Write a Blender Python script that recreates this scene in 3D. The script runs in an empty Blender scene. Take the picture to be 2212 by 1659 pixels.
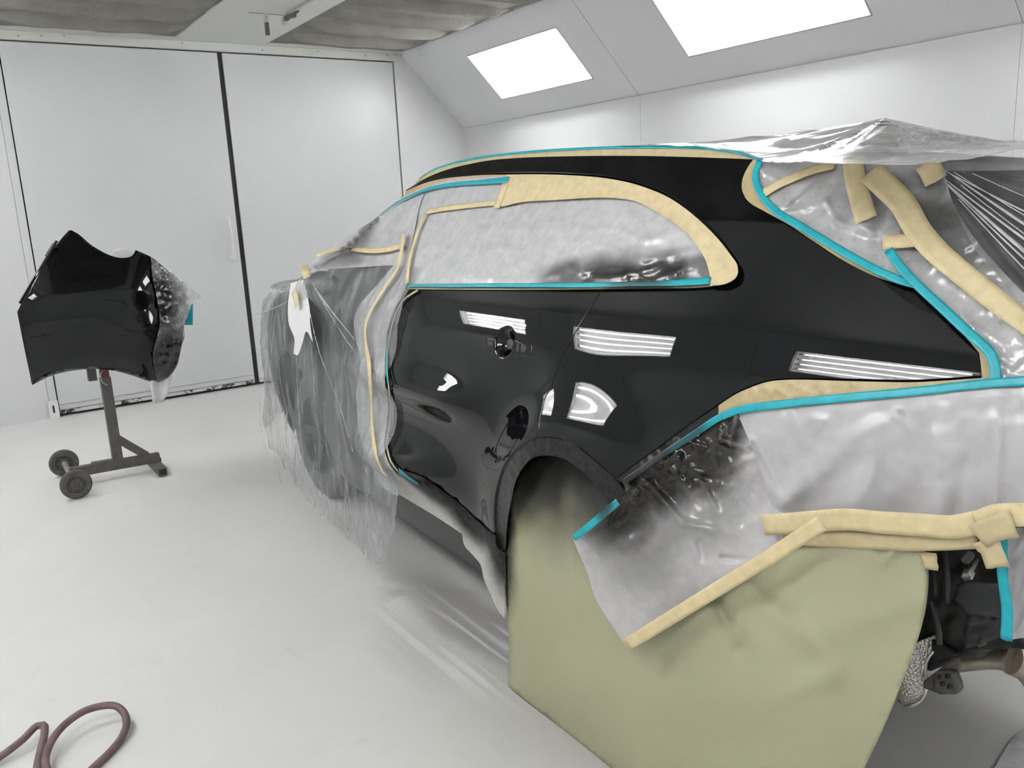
import bpy, math, random
import numpy as np
from mathutils import Vector, noise
from mathutils.geometry import delaunay_2d_cdt
random.seed(4)
COL = bpy.context.scene.collection
PI = math.pi
# ------------------------------------------------------------------ camera maths
FPX = 1806.0; CX, CY = 1106.0, 829.5
HC = 1.5
def _ray(px, py): return np.array([px-CX, -(py-CY), -FPX])
_y = _ray(-150, 495); _y = _y/np.linalg.norm(_y)
_x = _ray(3845, 301); _x = _x-_x.dot(_y)*_y; _x = _x/np.linalg.norm(_x)
_z = np.cross(_x, _y)
RM = np.array([_x, _y, _z]); CAM = np.array([0, 0, HC])
def rayw(px, py):
    d = RM@_ray(px, py); return d/np.linalg.norm(d)
def at(px, py, axis, val):
    d = rayw(px, py); return CAM+d*((val-CAM[axis])/d[axis])
def pj(P):
    v = RM.T@(np.array(P, float)-CAM); return (CX+FPX*v[0]/-v[2], CY-FPX*v[1]/-v[2])
# ------------------------------------------------------------------ generic helpers
def tag(o, label=None, cat=None, group=None, kind=None):
    if label: o['label'] = label
    if cat: o['category'] = cat
    if group: o['group'] = group
    if kind: o['kind'] = kind
    return o
def empty(name, loc, label, cat, group=None):
    o = bpy.data.objects.new(name, None); COL.objects.link(o); o.location = loc
    return tag(o, label, cat, group)
def mk(name, V, F, mat, parent=None, normals=None, smooth=True):
    me = bpy.data.meshes.new(name)
    loc = Vector((0, 0, 0))
    if parent is not None:
        p = parent
        while p is not None: loc = loc+p.location; p = p.parent
    me.from_pydata([tuple(Vector(v)-loc) for v in V], [], [tuple(f) for f in F])
    me.validate(); me.update()
    if smooth: me.polygons.foreach_set('use_smooth', [True]*len(me.polygons))
    if normals is not None and len(normals) == len(me.vertices):
        me.normals_split_custom_set_from_vertices([tuple(n) for n in normals])
    me.materials.append(mat)
    o = bpy.data.objects.new(name, me); COL.objects.link(o)
    if parent is not None: o.parent = parent
    return o
class MB:
    def __init__(s): s.V = []; s.F = []
    def add(s, V, F):
        b = len(s.V); s.V += [Vector(v) for v in V]; s.F += [tuple(i+b for i in f) for f in F]; return s
    def box(s, x0, x1, y0, y1, z0, z1, bev=0):
        if bev:
            b = bev; V = []; F = []
            import bmesh
            bm = bmesh.new(); bmesh.ops.create_cube(bm, size=1)
            for v in bm.verts:
                v.co = Vector(((x0+x1)/2+v.co.x*(x1-x0), (y0+y1)/2+v.co.y*(y1-y0), (z0+z1)/2+v.co.z*(z1-z0)))
            bmesh.ops.bevel(bm, geom=list(bm.edges), offset=b, segments=2, affect='EDGES', profile=.5)
            bm.verts.index_update()
            V = [v.co.copy() for v in bm.verts]; F = [[v.index for v in f.verts] for f in bm.faces]; bm.free()
            return s.add(V, F)
        return s.add([(x0,y0,z0),(x1,y0,z0),(x1,y1,z0),(x0,y1,z0),(x0,y0,z1),(x1,y0,z1),(x1,y1,z1),(x0,y1,z1)],
                     [(0,3,2,1),(4,5,6,7),(0,1,5,4),(1,2,6,5),(2,3,7,6),(3,0,4,7)])
    def bar(s, a, b, w, h, up=(0,0,1), hollow=0):
        a = Vector(a); b = Vector(b); d = (b-a).normalized(); u = Vector(up)
        r = d.cross(u).normalized(); u = r.cross(d).normalized()
        c = [(-w/2,-h/2),(w/2,-h/2),(w/2,h/2),(-w/2,h/2)]
        V = [a+r*x+u*y for x, y in c]+[b+r*x+u*y for x, y in c]
        F = [(0,1,5,4),(1,2,6,5),(2,3,7,6),(3,0,4,7)]
        if hollow:
            ci = [(x*(1-2*hollow/w), y*(1-2*hollow/h)) for x, y in c]
            V += [a+r*x+u*y for x, y in ci]+[b+r*x+u*y for x, y in ci]
            V += [a+d*.03+r*x+u*y for x, y in ci]+[b-d*.03+r*x+u*y for x, y in ci]
            for k in range(4):
                n = (k+1) % 4
                F += [(k, k+8, n+8, n), (k+4, n+4, n+12, k+12), (k+8, k+16, n+16, n+8), (k+12, n+12, n+20, k+20)]
            F += [(16,17,18,19), (23,22,21,20)]
        else: F += [(3,2,1,0),(4,5,6,7)]
        return s.add(V, F)
    def tube(s, pts, r, n=12, cap=True):
        pts = [Vector(p) for p in pts]; V = []; F = []; prev = None
        for i, p in enumerate(pts):
            d = (pts[min(i+1, len(pts)-1)]-pts[max(i-1, 0)]).normalized()
            if prev is None: prev = d.orthogonal().normalized()
            a = (prev-d*prev.dot(d)).normalized(); prev = a; b = d.cross(a)
            rr = r[i] if isinstance(r, (list, tuple)) else r
            for k in range(n):
                t = 2*PI*k/n; V.append(p+a*math.cos(t)*rr+b*math.sin(t)*rr)
        for i in range(len(pts)-1):
            for k in range(n):
                k2 = (k+1) % n; F.append((i*n+k, i*n+k2, (i+1)*n+k2, (i+1)*n+k))
        if cap: F += [tuple(range(n))[::-1], tuple((len(pts)-1)*n+k for k in range(n))]
        return s.add(V, F)
    def lathe(s, c, axis, prof, n=32):
        c = Vector(c); ax = Vector(axis).normalized(); a = ax.orthogonal().normalized(); b = ax.cross(a); V = []; F = []
        for (r, h) in prof:
            for k in range(n):
                t = 2*PI*k/n; V.append(c+ax*h+(a*math.cos(t)+b*math.sin(t))*r)
        m = len(prof)
        for i in range(m-1):
            for k in range(n):
                k2 = (k+1) % n; F.append((i*n+k, i*n+k2, (i+1)*n+k2, (i+1)*n+k))
        if prof[0][0] > 1e-4 and prof[-1][0] > 1e-4 and False: pass
        return s.add(V, F)
    def build(s, name, mat, parent=None, smooth=False, auto=None):
        o = mk(name, s.V, s.F, mat, parent, smooth=smooth or auto is not None)
        import bmesh
        bm = bmesh.new(); bm.from_mesh(o.data); bmesh.ops.recalc_face_normals(bm, faces=bm.faces)
        if auto is not None:
            for e in bm.edges:
                if len(e.link_faces) == 2 and e.calc_face_angle(0) > auto: e.smooth = False
        bm.to_mesh(o.data); bm.free()
        return o
def catmull(P, step):
    P = [np.array(p, float) for p in P]; out = []
    if len(P) == 2:
        n = max(1, int(np.linalg.norm(P[1]-P[0])/step)); return [P[0]+(P[1]-P[0])*k/n for k in range(n+1)]
    for i in range(len(P)-1):
        p1, p2 = P[i], P[i+1]; p0 = P[i-1] if i else 2*p1-p2; p3 = P[i+2] if i+2 < len(P) else 2*p2-p1
        d0 = max(np.linalg.norm(p1-p0), 1e-6)**.5; d1 = max(np.linalg.norm(p2-p1), 1e-6)**.5; d2 = max(np.linalg.norm(p3-p2), 1e-6)**.5
        m1 = (p1-p0)/d0-(p2-p0)/(d0+d1)+(p2-p1)/d1; m2 = (p2-p1)/d1-(p3-p1)/(d1+d2)+(p3-p2)/d2
        m1 = m1*d1; m2 = m2*d1
        n = max(1, int(round(np.linalg.norm(p2-p1)/step)))
        for k in range(n):
            t = k/n; out.append((2*t**3-3*t*t+1)*p1+(t**3-2*t*t+t)*m1+(-2*t**3+3*t*t)*p2+(t**3-t*t)*m2)
    out.append(P[-1]); return out
def poly(step, *curves):
    """closed outline from open smoothed curves, corners where they meet"""
    out = []
    for c in curves:
        q = catmull(c, step)
        if out and np.linalg.norm(out[-1]-q[0]) < step*.3: q = q[1:]
        out += q
    if np.linalg.norm(out[0]-out[-1]) < step*.3: out.pop()
    return out
def inside(pt, poly_):
    P = poly_; x, y = pt
    X, Y = P[:, 0], P[:, 1]; X2, Y2 = np.roll(X, -1), np.roll(Y, -1)
    c = (Y > y) != (Y2 > y)
    with np.errstate(divide='ignore', invalid='ignore'): xi = (X2-X)*(y-Y)/(Y2-Y)+X
    return bool(np.sum(c & (x < xi)) % 2)
def dist_poly(pt, P, closed=True):
    A = P; B = np.roll(P, -1, 0)
    if not closed: A = A[:-1]; B = B[:-1]
    d = B-A; L = (d*d).sum(1)+1e-12
    t = np.clip(((pt-A)*d).sum(1)/L, 0, 1); q = A+d*t[:, None]-pt
    return float(np.sqrt((q*q).sum(1).min()))
def cdt(outline, res, extra=[]):
    P = np.array(outline, float); lo = P.min(0); hi = P.max(0); pts = []
    j = 0; y = lo[1]
    while y < hi[1]:
        x = lo[0]+(res/2 if j % 2 else 0)
        while x < hi[0]:
            q = np.array((x, y))
            if inside(q, P) and dist_poly(q, P) > res*.45: pts.append(q)
            x += res
        y += res*.866; j += 1
    for q in extra:
        if inside(q, P): pts.append(np.array(q))
    allp = [Vector((float(p[0]), float(p[1]))) for p in list(P)+pts]
    n = len(P)
    r = delaunay_2d_cdt(allp, [], [list(range(n))], 1, 1e-7)
    return [(v.x, v.y) for v in r[0]], [tuple(f) for f in r[2]]
def spline(tab):
    X = np.array([a for a, b in tab], float); Y = np.array([b for a, b in tab], float); n = len(X)
    h = np.diff(X); A = np.zeros((n, n)); r = np.zeros(n); A[0, 0] = A[-1, -1] = 1
    for i in range(1, n-1):
        A[i, i-1] = h[i-1]; A[i, i] = 2*(h[i-1]+h[i]); A[i, i+1] = h[i]
        r[i] = 3*((Y[i+1]-Y[i])/h[i]-(Y[i]-Y[i-1])/h[i-1])
    c = np.linalg.solve(A, r)
    def f(x):
        x = min(max(x, X[0]), X[-1]); i = min(int(np.searchsorted(X, x, 'right'))-1, n-2)
        b = (Y[i+1]-Y[i])/h[i]-h[i]*(2*c[i]+c[i+1])/3; d = (c[i+1]-c[i])/(3*h[i]); t = x-X[i]
        return float(Y[i]+b*t+c[i]*t*t+d*t**3)
    return f
def ss(a, b, x):
    t = min(max((x-a)/(b-a), 0), 1); return t*t*(3-2*t)
def nz(x, y, z=0.): return noise.noise(Vector((x, y, z)))
def ridge(x, y, z=0.): return (1-min(1, abs(nz(x, y, z))*2.2))**3
# ------------------------------------------------------------------ materials
def newmat(name):
    m = bpy.data.materials.new(name); m.use_nodes = True; nt = m.node_tree
    b = nt.nodes['Principled BSDF']; return m, nt, b
def N(nt, t, **k):
    n = nt.nodes.new(t)
    for a, v in k.items():
        if a.startswith('i_'): n.inputs[a[2:].replace('_', ' ')].default_value = v
        else: setattr(n, a, v)
    return n
def c4(c): return (c[0], c[1], c[2], 1)
def noise_node(nt, scale, detail=4, vec=None, rough=.5, dist=0):
    n = N(nt, 'ShaderNodeTexNoise'); n.inputs['Scale'].default_value = scale; n.inputs['Detail'].default_value = detail
    n.inputs['Roughness'].default_value = rough; n.inputs['Distortion'].default_value = dist
    if vec is None:
        tc = N(nt, 'ShaderNodeTexCoord'); vec = tc.outputs['Object']
    nt.links.new(vec, n.inputs['Vector']); return n
def ramp(nt, src, stops):
    r = N(nt, 'ShaderNodeValToRGB'); e = r.color_ramp.elements
    while len(e) < len(stops): e.new(.5)
    for k, (p, c) in enumerate(stops):
        e[k].position = p; e[k].color = c4(c) if isinstance(c, (tuple, list)) else (c, c, c, 1)
    nt.links.new(src, r.inputs['Fac']); return r.outputs['Color']
def mathn(nt, op, a, b=None, clamp=False):
    n = N(nt, 'ShaderNodeMath', operation=op, use_clamp=clamp)
    for i, v in enumerate((a, b)):
        if v is None: continue
        if isinstance(v, (int, float)): n.inputs[i].default_value = v
        else: nt.links.new(v, n.inputs[i])
    return n.outputs[0]
def mixc(nt, fac, a, b):
    n = N(nt, 'ShaderNodeMix', data_type='RGBA'); L = nt.links
    if isinstance(fac, (int, float)): n.inputs[0].default_value = fac
    else: L.new(fac, n.inputs[0])
    for i, v in ((6, a), (7, b)):
        if isinstance(v, (tuple, list)): n.inputs[i].default_value = c4(v)
        else: L.new(v, n.inputs[i])
    return n.outputs[2]
def worldpos(nt): return N(nt, 'ShaderNodeNewGeometry').outputs['Position']
def spots(nt, lst, warp=.12, nscale=6):
    """mask of sprayed dust and painted floor shade, sum of soft ellipsoids: (centre, (rx,ry,rz), strength)"""
    pos = worldpos(nt); nn = noise_node(nt, nscale, 4, pos)
    off = N(nt, 'ShaderNodeVectorMath', operation='SUBTRACT'); nt.links.new(nn.outputs['Color'], off.inputs[0]); off.inputs[1].default_value = (.5, .5, .5)
    sc = N(nt, 'ShaderNodeVectorMath', operation='SCALE'); nt.links.new(off.outputs[0], sc.inputs[0]); sc.inputs['Scale'].default_value = warp
    ad = N(nt, 'ShaderNodeVectorMath', operation='ADD'); nt.links.new(pos, ad.inputs[0]); nt.links.new(sc.outputs[0], ad.inputs[1])
    tot = None
    for c, r, s in lst:
        if not isinstance(r, (tuple, list)): r = (r, r, r)
        sb = N(nt, 'ShaderNodeVectorMath', operation='SUBTRACT'); nt.links.new(ad.outputs[0], sb.inputs[0]); sb.inputs[1].default_value = tuple(c)
        dv = N(nt, 'ShaderNodeVectorMath', operation='DIVIDE'); nt.links.new(sb.outputs[0], dv.inputs[0]); dv.inputs[1].default_value = tuple(r)
        ln = N(nt, 'ShaderNodeVectorMath', operation='LENGTH'); nt.links.new(dv.outputs[0], ln.inputs[0])
        mr = N(nt, 'ShaderNodeMapRange', interpolation_type='SMOOTHERSTEP'); nt.links.new(ln.outputs['Value'], mr.inputs[0])
        mr.inputs[1].default_value = 0.25; mr.inputs[2].default_value = 1.; mr.inputs[3].default_value = s; mr.inputs[4].default_value = 0
        tot = mr.outputs[0] if tot is None else mathn(nt, 'MAXIMUM', tot, mr.outputs[0])
    return tot
def bump(nt, b, h, strength=.3, dist=.01):
    n = N(nt, 'ShaderNodeBump'); n.inputs['Strength'].default_value = strength; n.inputs['Distance'].default_value = dist
    nt.links.new(h, n.inputs['Height']); nt.links.new(n.outputs[0], b.inputs['Normal'])
def plain(name, col, rough=.5, metal=0, spec=.5, coat=0, var=0, vscale=8, bmp=0, bscale=60, emis=None):
    m, nt, b = newmat(name); b.inputs['Base Color'].default_value = c4(col)
    b.inputs['Roughness'].default_value = rough; b.inputs['Metallic'].default_value = metal
    b.inputs['Specular IOR Level'].default_value = spec; b.inputs['Coat Weight'].default_value = coat
    if var:
        n = noise_node(nt, vscale, 5)
        nt.links.new(ramp(nt, n.outputs[0], [(.3, tuple(x*(1-var) for x in col)), (.7, tuple(min(1, x*(1+var)) for x in col))]), b.inputs['Base Color'])
    if bmp: bump(nt, b, noise_node(nt, bscale, 5).outputs[0], bmp, .004)
    return m
M = {}
M['wall'] = plain('white_painted_steel', (.71,.715,.72), .36, var=.02, vscale=1.5)
M['doorpaint'] = plain('white_door_paint', (.66,.67,.68), .34, var=.025, vscale=1.2)
M['ceiling'] = plain('ceiling_paint', (.66,.665,.64), .45, var=.02, vscale=2)
M['gap'] = plain('rubber_seal', (.02,.02,.02), .6)
M['line'] = plain('joint_grime', (.33,.33,.33), .7, var=.2, vscale=30)
M['black'] = plain('black_gloss_paint', (.0022,.0024,.003), .02, spec=.42)
M['shell'] = plain('dark_body', (.012,.013,.014), .3)
M['plasticblack'] = plain('black_plastic', (.012,.013,.016), .42, var=.3, vscale=25, bmp=.15)
M['rubber'] = plain('worn_grey_rubber', (.085,.08,.08), .75, var=.3, vscale=30, bmp=.3, bscale=90)
M['steel'] = plain('dusty_stand_steel', (.11,.1,.098), .6, metal=.2, var=.25, vscale=20, bmp=.15, bscale=150)
M['redsteel'] = plain('red_stand_paint', (.16,.03,.045), .6, var=.3, vscale=30)
M['axle'] = plain('pinkish_axle_steel', (.33,.27,.26), .5, metal=.3, var=.2, vscale=25)
M['zinc'] = plain('zinc', (.55,.53,.5), .35, metal=.8, var=.2, vscale=40)
M['exhaust'] = plain('exhaust_steel', (.42,.38,.32), .38, metal=.85, var=.35, vscale=14)
M['hose'] = plain('dusty_maroon_hose', (.17,.115,.115), .6, var=.25, vscale=18, bmp=.1, bscale=120)
M['tubeend'] = plain('lamp_socket', (.6,.6,.6), .5)
M['whitepaint'] = plain('white_gloss', (.78,.78,.78), .3)
M['paperwhite'] = plain('white_backing_paper', (.74,.74,.74), .55)
M['ink'] = plain('grey_print', (.16,.16,.17), .6)
M['chalk'] = plain('chalk_mark', (.45,.45,.45), .8)
def tapemat(name, col, rough, coat=0):
    m, nt, b = newmat(name); pos = worldpos(nt)
    n = noise_node(nt, 45, 5, pos); n2 = noise_node(nt, 300, 2, pos)
    nt.links.new(ramp(nt, n.outputs[0], [(.3, tuple(x*.9 for x in col)), (.7, tuple(min(1, x*1.08) for x in col))]), b.inputs['Base Color'])
    b.inputs['Roughness'].default_value = rough
    bump(nt, b, mathn(nt, 'ADD', n.outputs[0], mathn(nt, 'MULTIPLY', n2.outputs[0], .2)), .16, .004); return m
M['cream'] = tapemat('cream_crepe_tape', (.64,.53,.31), .5)
M['cream2'] = tapemat('brown_edge_tape', (.47,.37,.2), .4)
M['creamdark'] = tapemat('dull_crepe_tape', (.5,.42,.25), .55)
M['teal'] = tapemat('teal_tape', (.008,.33,.4), .38)
def spraytape(name, col, lst):
    m = tapemat(name, col, .3); nt = m.node_tree; b = nt.nodes['Principled BSDF']
    src = b.inputs['Base Color'].links[0].from_socket
    nt.links.new(mixc(nt, spots(nt, lst, .05, 12), src, (.006,.006,.007)), b.inputs['Base Color']); return m
def filmmat(name, col, alpha, lst=None, rough=.16, bmp=.5, bscale=14, spec=.7, streak=None, dens=.0, warp=.12, fleck=0, spraycol=(.012,.011,.011), transl=0.):
    """thin masking film: milky sheet that is partly clear, wrinkled, with black spray dust in places"""
    m, nt, b = newmat(name); pos = worldpos(nt); L = nt.links
    vec = pos
    if streak is not None:
        mp = N(nt, 'ShaderNodeMapping'); L.new(pos, mp.inputs['Vector']); mp.inputs['Rotation'].default_value = streak[0]; mp.inputs['Scale'].default_value = streak[1]; vec = mp.outputs[0]
    n1 = noise_node(nt, bscale, 3, vec, .55, .6)
    cr = ramp(nt, n1.outputs[0], [(.40, 0.), (.49, .8), (.51, 1.), (.60, 0.)])
    n2 = noise_node(nt, bscale*3.1, 4, vec, .55, .3)
    h = mathn(nt, 'ADD', mathn(nt, 'MULTIPLY', cr, .5), mathn(nt, 'MULTIPLY', n2.outputs[0], .5))
    bump(nt, b, h, bmp, .012)
    b.inputs['Roughness'].default_value = rough; b.inputs['Specular IOR Level'].default_value = spec
    base = ramp(nt, n2.outputs[0], [(.3, tuple(x*.93 for x in col)), (.7, tuple(min(1, x*1.05) for x in col))])
    a = mathn(nt, 'ADD', alpha, mathn(nt, 'MULTIPLY', mathn(nt, 'SUBTRACT', n2.outputs[0], .5), dens*1.4))
    a = mathn(nt, 'ADD', a, mathn(nt, 'MULTIPLY', cr, dens*.6), True)
    if fleck:
        nf = noise_node(nt, 55, 2, vec, .6); fm = ramp(nt, nf.outputs[0], [(.64, 0.), (.69, 1.)])
        base = mixc(nt, mathn(nt, 'MULTIPLY', fm, fleck), base, (.02,.02,.02))
    if lst:
        s = spots(nt, lst, warp)
        base = mixc(nt, s, base, spraycol); a = mathn(nt, 'MAXIMUM', a, mathn(nt, 'MULTIPLY', s, .97))
    L.new(base, b.inputs['Base Color']); L.new(a, b.inputs['Alpha'])
    if transl:
        out = nt.nodes['Material Output']; tr = N(nt, 'ShaderNodeBsdfTranslucent'); L.new(base, tr.inputs['Color'])
        mx = N(nt, 'ShaderNodeMixShader'); mx.inputs[0].default_value = transl; L.new(b.outputs[0], mx.inputs[1]); L.new(tr.outputs[0], mx.inputs[2]); L.new(mx.outputs[0], out.inputs['Surface'])
    return m
# ------------------------------------------------------------------ the room
YE = 7.36; YB = -2.6; XR = 4.507; XL = -.95; ZC = 2.88
def struct(o): o['kind'] = 'structure'; return o
# floor
m, nt, b = newmat('dusty_white_floor'); pos = worldpos(nt)
n1 = noise_node(nt, .9, 6, pos, .6); n2 = noise_node(nt, 7, 8, pos, .7); n3 = noise_node(nt, 30, 3, pos, .6)
col = ramp(nt, n1.outputs[0], [(.3, (.73,.725,.71)), (.7, (.79,.788,.78))])
col = mixc(nt, ramp(nt, n2.outputs[0], [(.58, 0.), (.8, .35)]), col, (.5,.49,.47))
col = mixc(nt, ramp(nt, n3.outputs[0], [(.74, 0.), (.80, .5)]), col, (.3,.29,.28))
st = at(880, 1290, 2, 0); st2 = at(960, 1290, 2, 0)
sp = spots(nt, [((st[0], st[1], 0), (.14,.2,.2), .4)], .12, 9)
ring = spots(nt, [((st[0]-.04, st[1]-.03, 0), (.075,.11,.1), .36)], .06, 12)
sp = mathn(nt, 'SUBTRACT', sp, ring, True)
sp = mathn(nt, 'MAXIMUM', sp, spots(nt, [((1.42, 2.35, 0), (.22,.95,.3), .62), ((1.2, 2.3, 0), (.25,.6,.3), .2), ((1.9, 1.6, 0), (1.2,1.6,.3), .6)], .1, 5))  # overspray beside the sill; the widest spot paints the car's shade into the floor colour
mp = N(nt, 'ShaderNodeMapping'); nt.links.new(pos, mp.inputs['Vector']); mp.inputs['Rotation'].default_value = (0, 0, .06); mp.inputs['Scale'].default_value = (26, .7, 1)
n4 = noise_node(nt, 1, 3, mp.outputs[0], .5)
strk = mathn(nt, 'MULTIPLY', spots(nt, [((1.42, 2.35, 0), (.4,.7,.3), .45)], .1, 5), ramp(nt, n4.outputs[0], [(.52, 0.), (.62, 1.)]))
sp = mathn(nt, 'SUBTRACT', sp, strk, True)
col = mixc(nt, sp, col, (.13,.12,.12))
nt.links.new(col, b.inputs['Base Color']); b.inputs['Roughness'].default_value = .5; b.inputs['Specular IOR Level'].default_value = .35
bump(nt, b, n2.outputs[0], .12, .01)
struct(MB().box(XL-.15, XR+.15, YB-.15, YE+.15, -.12, 0).build('floor', m))
# walls
SEAM = .0022
def seamwall(name, axis, val, t, a0, a1, z0, z1, seams):
    mb = MB(); cuts = [a0]+seams+[a1]
    for i in range(len(cuts)-1):
        p = cuts[i]+(SEAM/2 if i else 0); q = cuts[i+1]-(SEAM/2 if i < len(cuts)-2 else 0)
        if axis == 0: mb.box(min(val, val+t), max(val, val+t), p, q, z0, z1)
        else: mb.box(p, q, min(val, val+t), max(val, val+t), z0, z1)
    w = struct(mb.build(name, M['wall']))
    mb = MB()
    for c in seams:
        if axis == 0: mb.box(val+t*.02, val+t*.5, c-SEAM, c+SEAM, z0, z1)
        else: mb.box(c-SEAM, c+SEAM, val+t*.02, val+t*.5, z0, z1)
    if seams: mb.build('panel_joint', M['line'], w)
    return w
seamwall('wall_right', 0, XR, .1, YB, YE, 0, 2.22, [-.55, 2.15, 4.83])
seamwall('wall_left', 0, XL, -.1, YB, YE, 0, 2.22, [-.5, 2.15, 4.83])
seamwall('wall_back', 1, YB, -.1, XL-.1, XR+.1, 0, ZC+.1, [1.2, 3.2])
DX0, DXM, DX1, DZ = .612, 2.20, 3.775, 2.808
w = struct(MB().box(XL-.1, DX0-.062, YE, YE+.1, 0, ZC+.1).box(DX1+.012, XR+.1, YE, YE+.1, 0, ZC+.1).box(DX0-.062, DX1+.012, YE, YE+.1, DZ+.008, ZC+.1).build('wall_end', M['wall']))
MB().box(DX0-.062, DX1+.012, YE+.07, YE+.1, 0, DZ+.01).build('door_reveal', M['gap'], w)
# door frame post, header
tr = struct(MB().box(DX0-.060, DX0-.006, YE-.004, YE+.09, 0.0, DZ).build('trim_1', M['doorpaint']))
hd = MB().box(XL, 3.86, YE-.014, YE, DZ+.012, ZC, .003)
tr2 = struct(hd.build('trim_2', M['ceiling']))
sc = MB()
for x in (.75, .9, 1.05, 1.9, 2.55, 3.05, 3.5, 3.72, 3.8):
    sc.lathe((x, YE-.014, DZ+.045+.012*math.sin(x*7)), (0,-1,0), [(.007, 0), (.006, .003), (0, .004)], 8)
sc.build('screw_head', M['line'], tr2)
br = MB().box(DX0-.075, DX0-.004, YE-.035, YE-.0045, 0.0, .14, .003)
bo = br.build('hinge_bracket', M['whitepaint'], tr)
MB().box(DX0-.046, DX0-.034, YE-.038, YE-.034, .045, .105, .003).build('bracket_slot', M['gap'], bo)
# door leaves
def leaf(nm, x0, x1, seam):
    mb = MB().box(x0, x1, YE+.004, YE+.06, .022, DZ-.004, .002)
    d = struct(mb.build(nm, M['doorpaint']))
    return d
d1 = leaf('door_1', DX0+.004, DXM-.028, 1.42)
d2 = leaf('door_2', DXM+.014, DX1-.002, 2.9)
MB().box(DXM-.026, DXM+.010, YE+.02, YE+.05, .01, DZ-.004).build('rubber_seal', M['gap'], d1)
MB().box(DX0+.01, DXM-.04, YE-.004, YE+.004, .052, .056).box(DX0+.01, DXM-.04, YE-.002, YE+.004, .095, .097).build('kick_rail', M['line'], d1)
MB().box(DXM+.02, DX1-.01, YE-.004, YE+.004, .052, .056).build('kick_rail', M['line'], d2)
m, nt, b = newmat('grimy_bottom_rail'); nn = noise_node(nt, 9, 6, worldpos(nt), .7)
nt.links.new(ramp(nt, nn.outputs[0], [(.50, (.62,.62,.62)), (.56, (.03,.03,.03))]), b.inputs['Base Color'])
MB().box(DX0+.01, DXM-.04, YE-.006, YE+.004, .023, .05).build('bottom_rail', m, d1)
MB().box(DXM+.02, DX1-.01, YE-.006, YE+.004, .023, .05).build('bottom_rail', m, d2)
ha = MB().tube(catmull([(2.105,YE+.004,1.46),(2.10,YE-.04,1.455),(2.10,YE-.055,1.42),(2.10,YE-.055,1.17),(2.10,YE-.04,1.135),(2.105,YE+.004,1.13)], .012), .009, 10)
ha.box(2.085, 2.125, YE-.002, YE+.004, 1.435, 1.485, .002).box(2.085, 2.125, YE-.002, YE+.004, 1.105, 1.155, .002)
ha.build('door_handle', M['whitepaint'], d1, smooth=False, auto=.6)
# ceiling with two strips cut out for the filters
CXL = -.29; HC0 = 3.86
fl = (.50, 1.835); fr = (2.555, 3.84); FY0, FY1 = -1.9, 7.27
mb = MB()
for a0, a1 in ((CXL-.02, fl[0]), (fl[1], fr[0]), (fr[1], HC0+.02)): mb.box(a0, a1, FY0, FY1, ZC, ZC+.06)
mb.box(CXL-.02, HC0+.02, FY1, YE, ZC, ZC+.06).box(CXL-.02, HC0+.02, YB, FY0, ZC, ZC+.06)
struct(mb.build('ceiling', M['ceiling']))
m, nt, b = newmat('grey_filter_wool'); pos = worldpos(nt)
n1 = noise_node(nt, 3.5, 6, pos, .65); n2 = noise_node(nt, 160, 3, pos)
nt.links.new(ramp(nt, n1.outputs[0], [(.3, (.22,.21,.195)), (.7, (.31,.30,.28))]), b.inputs['Base Color'])
b.inputs['Roughness'].default_value = .95; b.inputs['Specular IOR Level'].default_value = .1
bump(nt, b, mathn(nt, 'ADD', mathn(nt, 'MULTIPLY', n1.outputs[0], 2), n2.outputs[0]), .6, .01)
M['filter'] = m
def cfilter(x0, x1, label, seed):
    V = []; F = []; nx = 90; T = .455; ys = []
    y = FY1
    NY = int((FY1-FY0)/.02)
    for j in range(NY+1):
        y = FY1-(FY1-FY0)*j/NY; r = ((FY1-y) % T)/T
        for i in range(nx+1):
            u = i/nx; x = x0+(x1-x0)*u
            sag = -.085*(r**1.5 if r < .95 else (.95**1.5)*(1-r)/.05)*(1-.35*abs(2*u-1)**4)
            ph = (x*4.2+(int((FY1-y)/T) % 2)*.5) % 1.0
            pk = math.exp(-((ph-.5)/.13)**2)*math.exp(-((r-.45)/.17)**2)
            sag += .04*pk*(.6+.6*nz(x*2, y*2, seed)) + .012*nz(x*5, y*6, seed)
            edge = min(u, 1-u)
            sag *= ss(-.03, .16, edge)
            V.append((x, y, ZC+.012+sag))
    for j in range(NY):
        for i in range(nx):
            a = j*(nx+1)+i; F.append((a, a+nx+1, a+nx+2, a+1))
    e = empty('ceiling_filter', ((x0+x1)/2, (FY0+FY1)/2, ZC+.02), label, 'filter', None)
    mk('filter_blanket', V, F, M['filter'], e)
    f = MB()
    for a, b_ in ((x0, x0+.006), (x1-.006, x1)): f.box(a, b_, FY0, FY1, ZC-.001, ZC+.03)
    f.build('edge_frame', M['ceiling'], e)
cfilter(fl[0], fl[1], 'grey quilted ceiling filter strip on the left, above the rubber seal and the hanging panel', 1.)
cfilter(fr[0], fr[1], 'grey quilted ceiling filter strip beside the sloped panel with bright lights', 7.)
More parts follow.
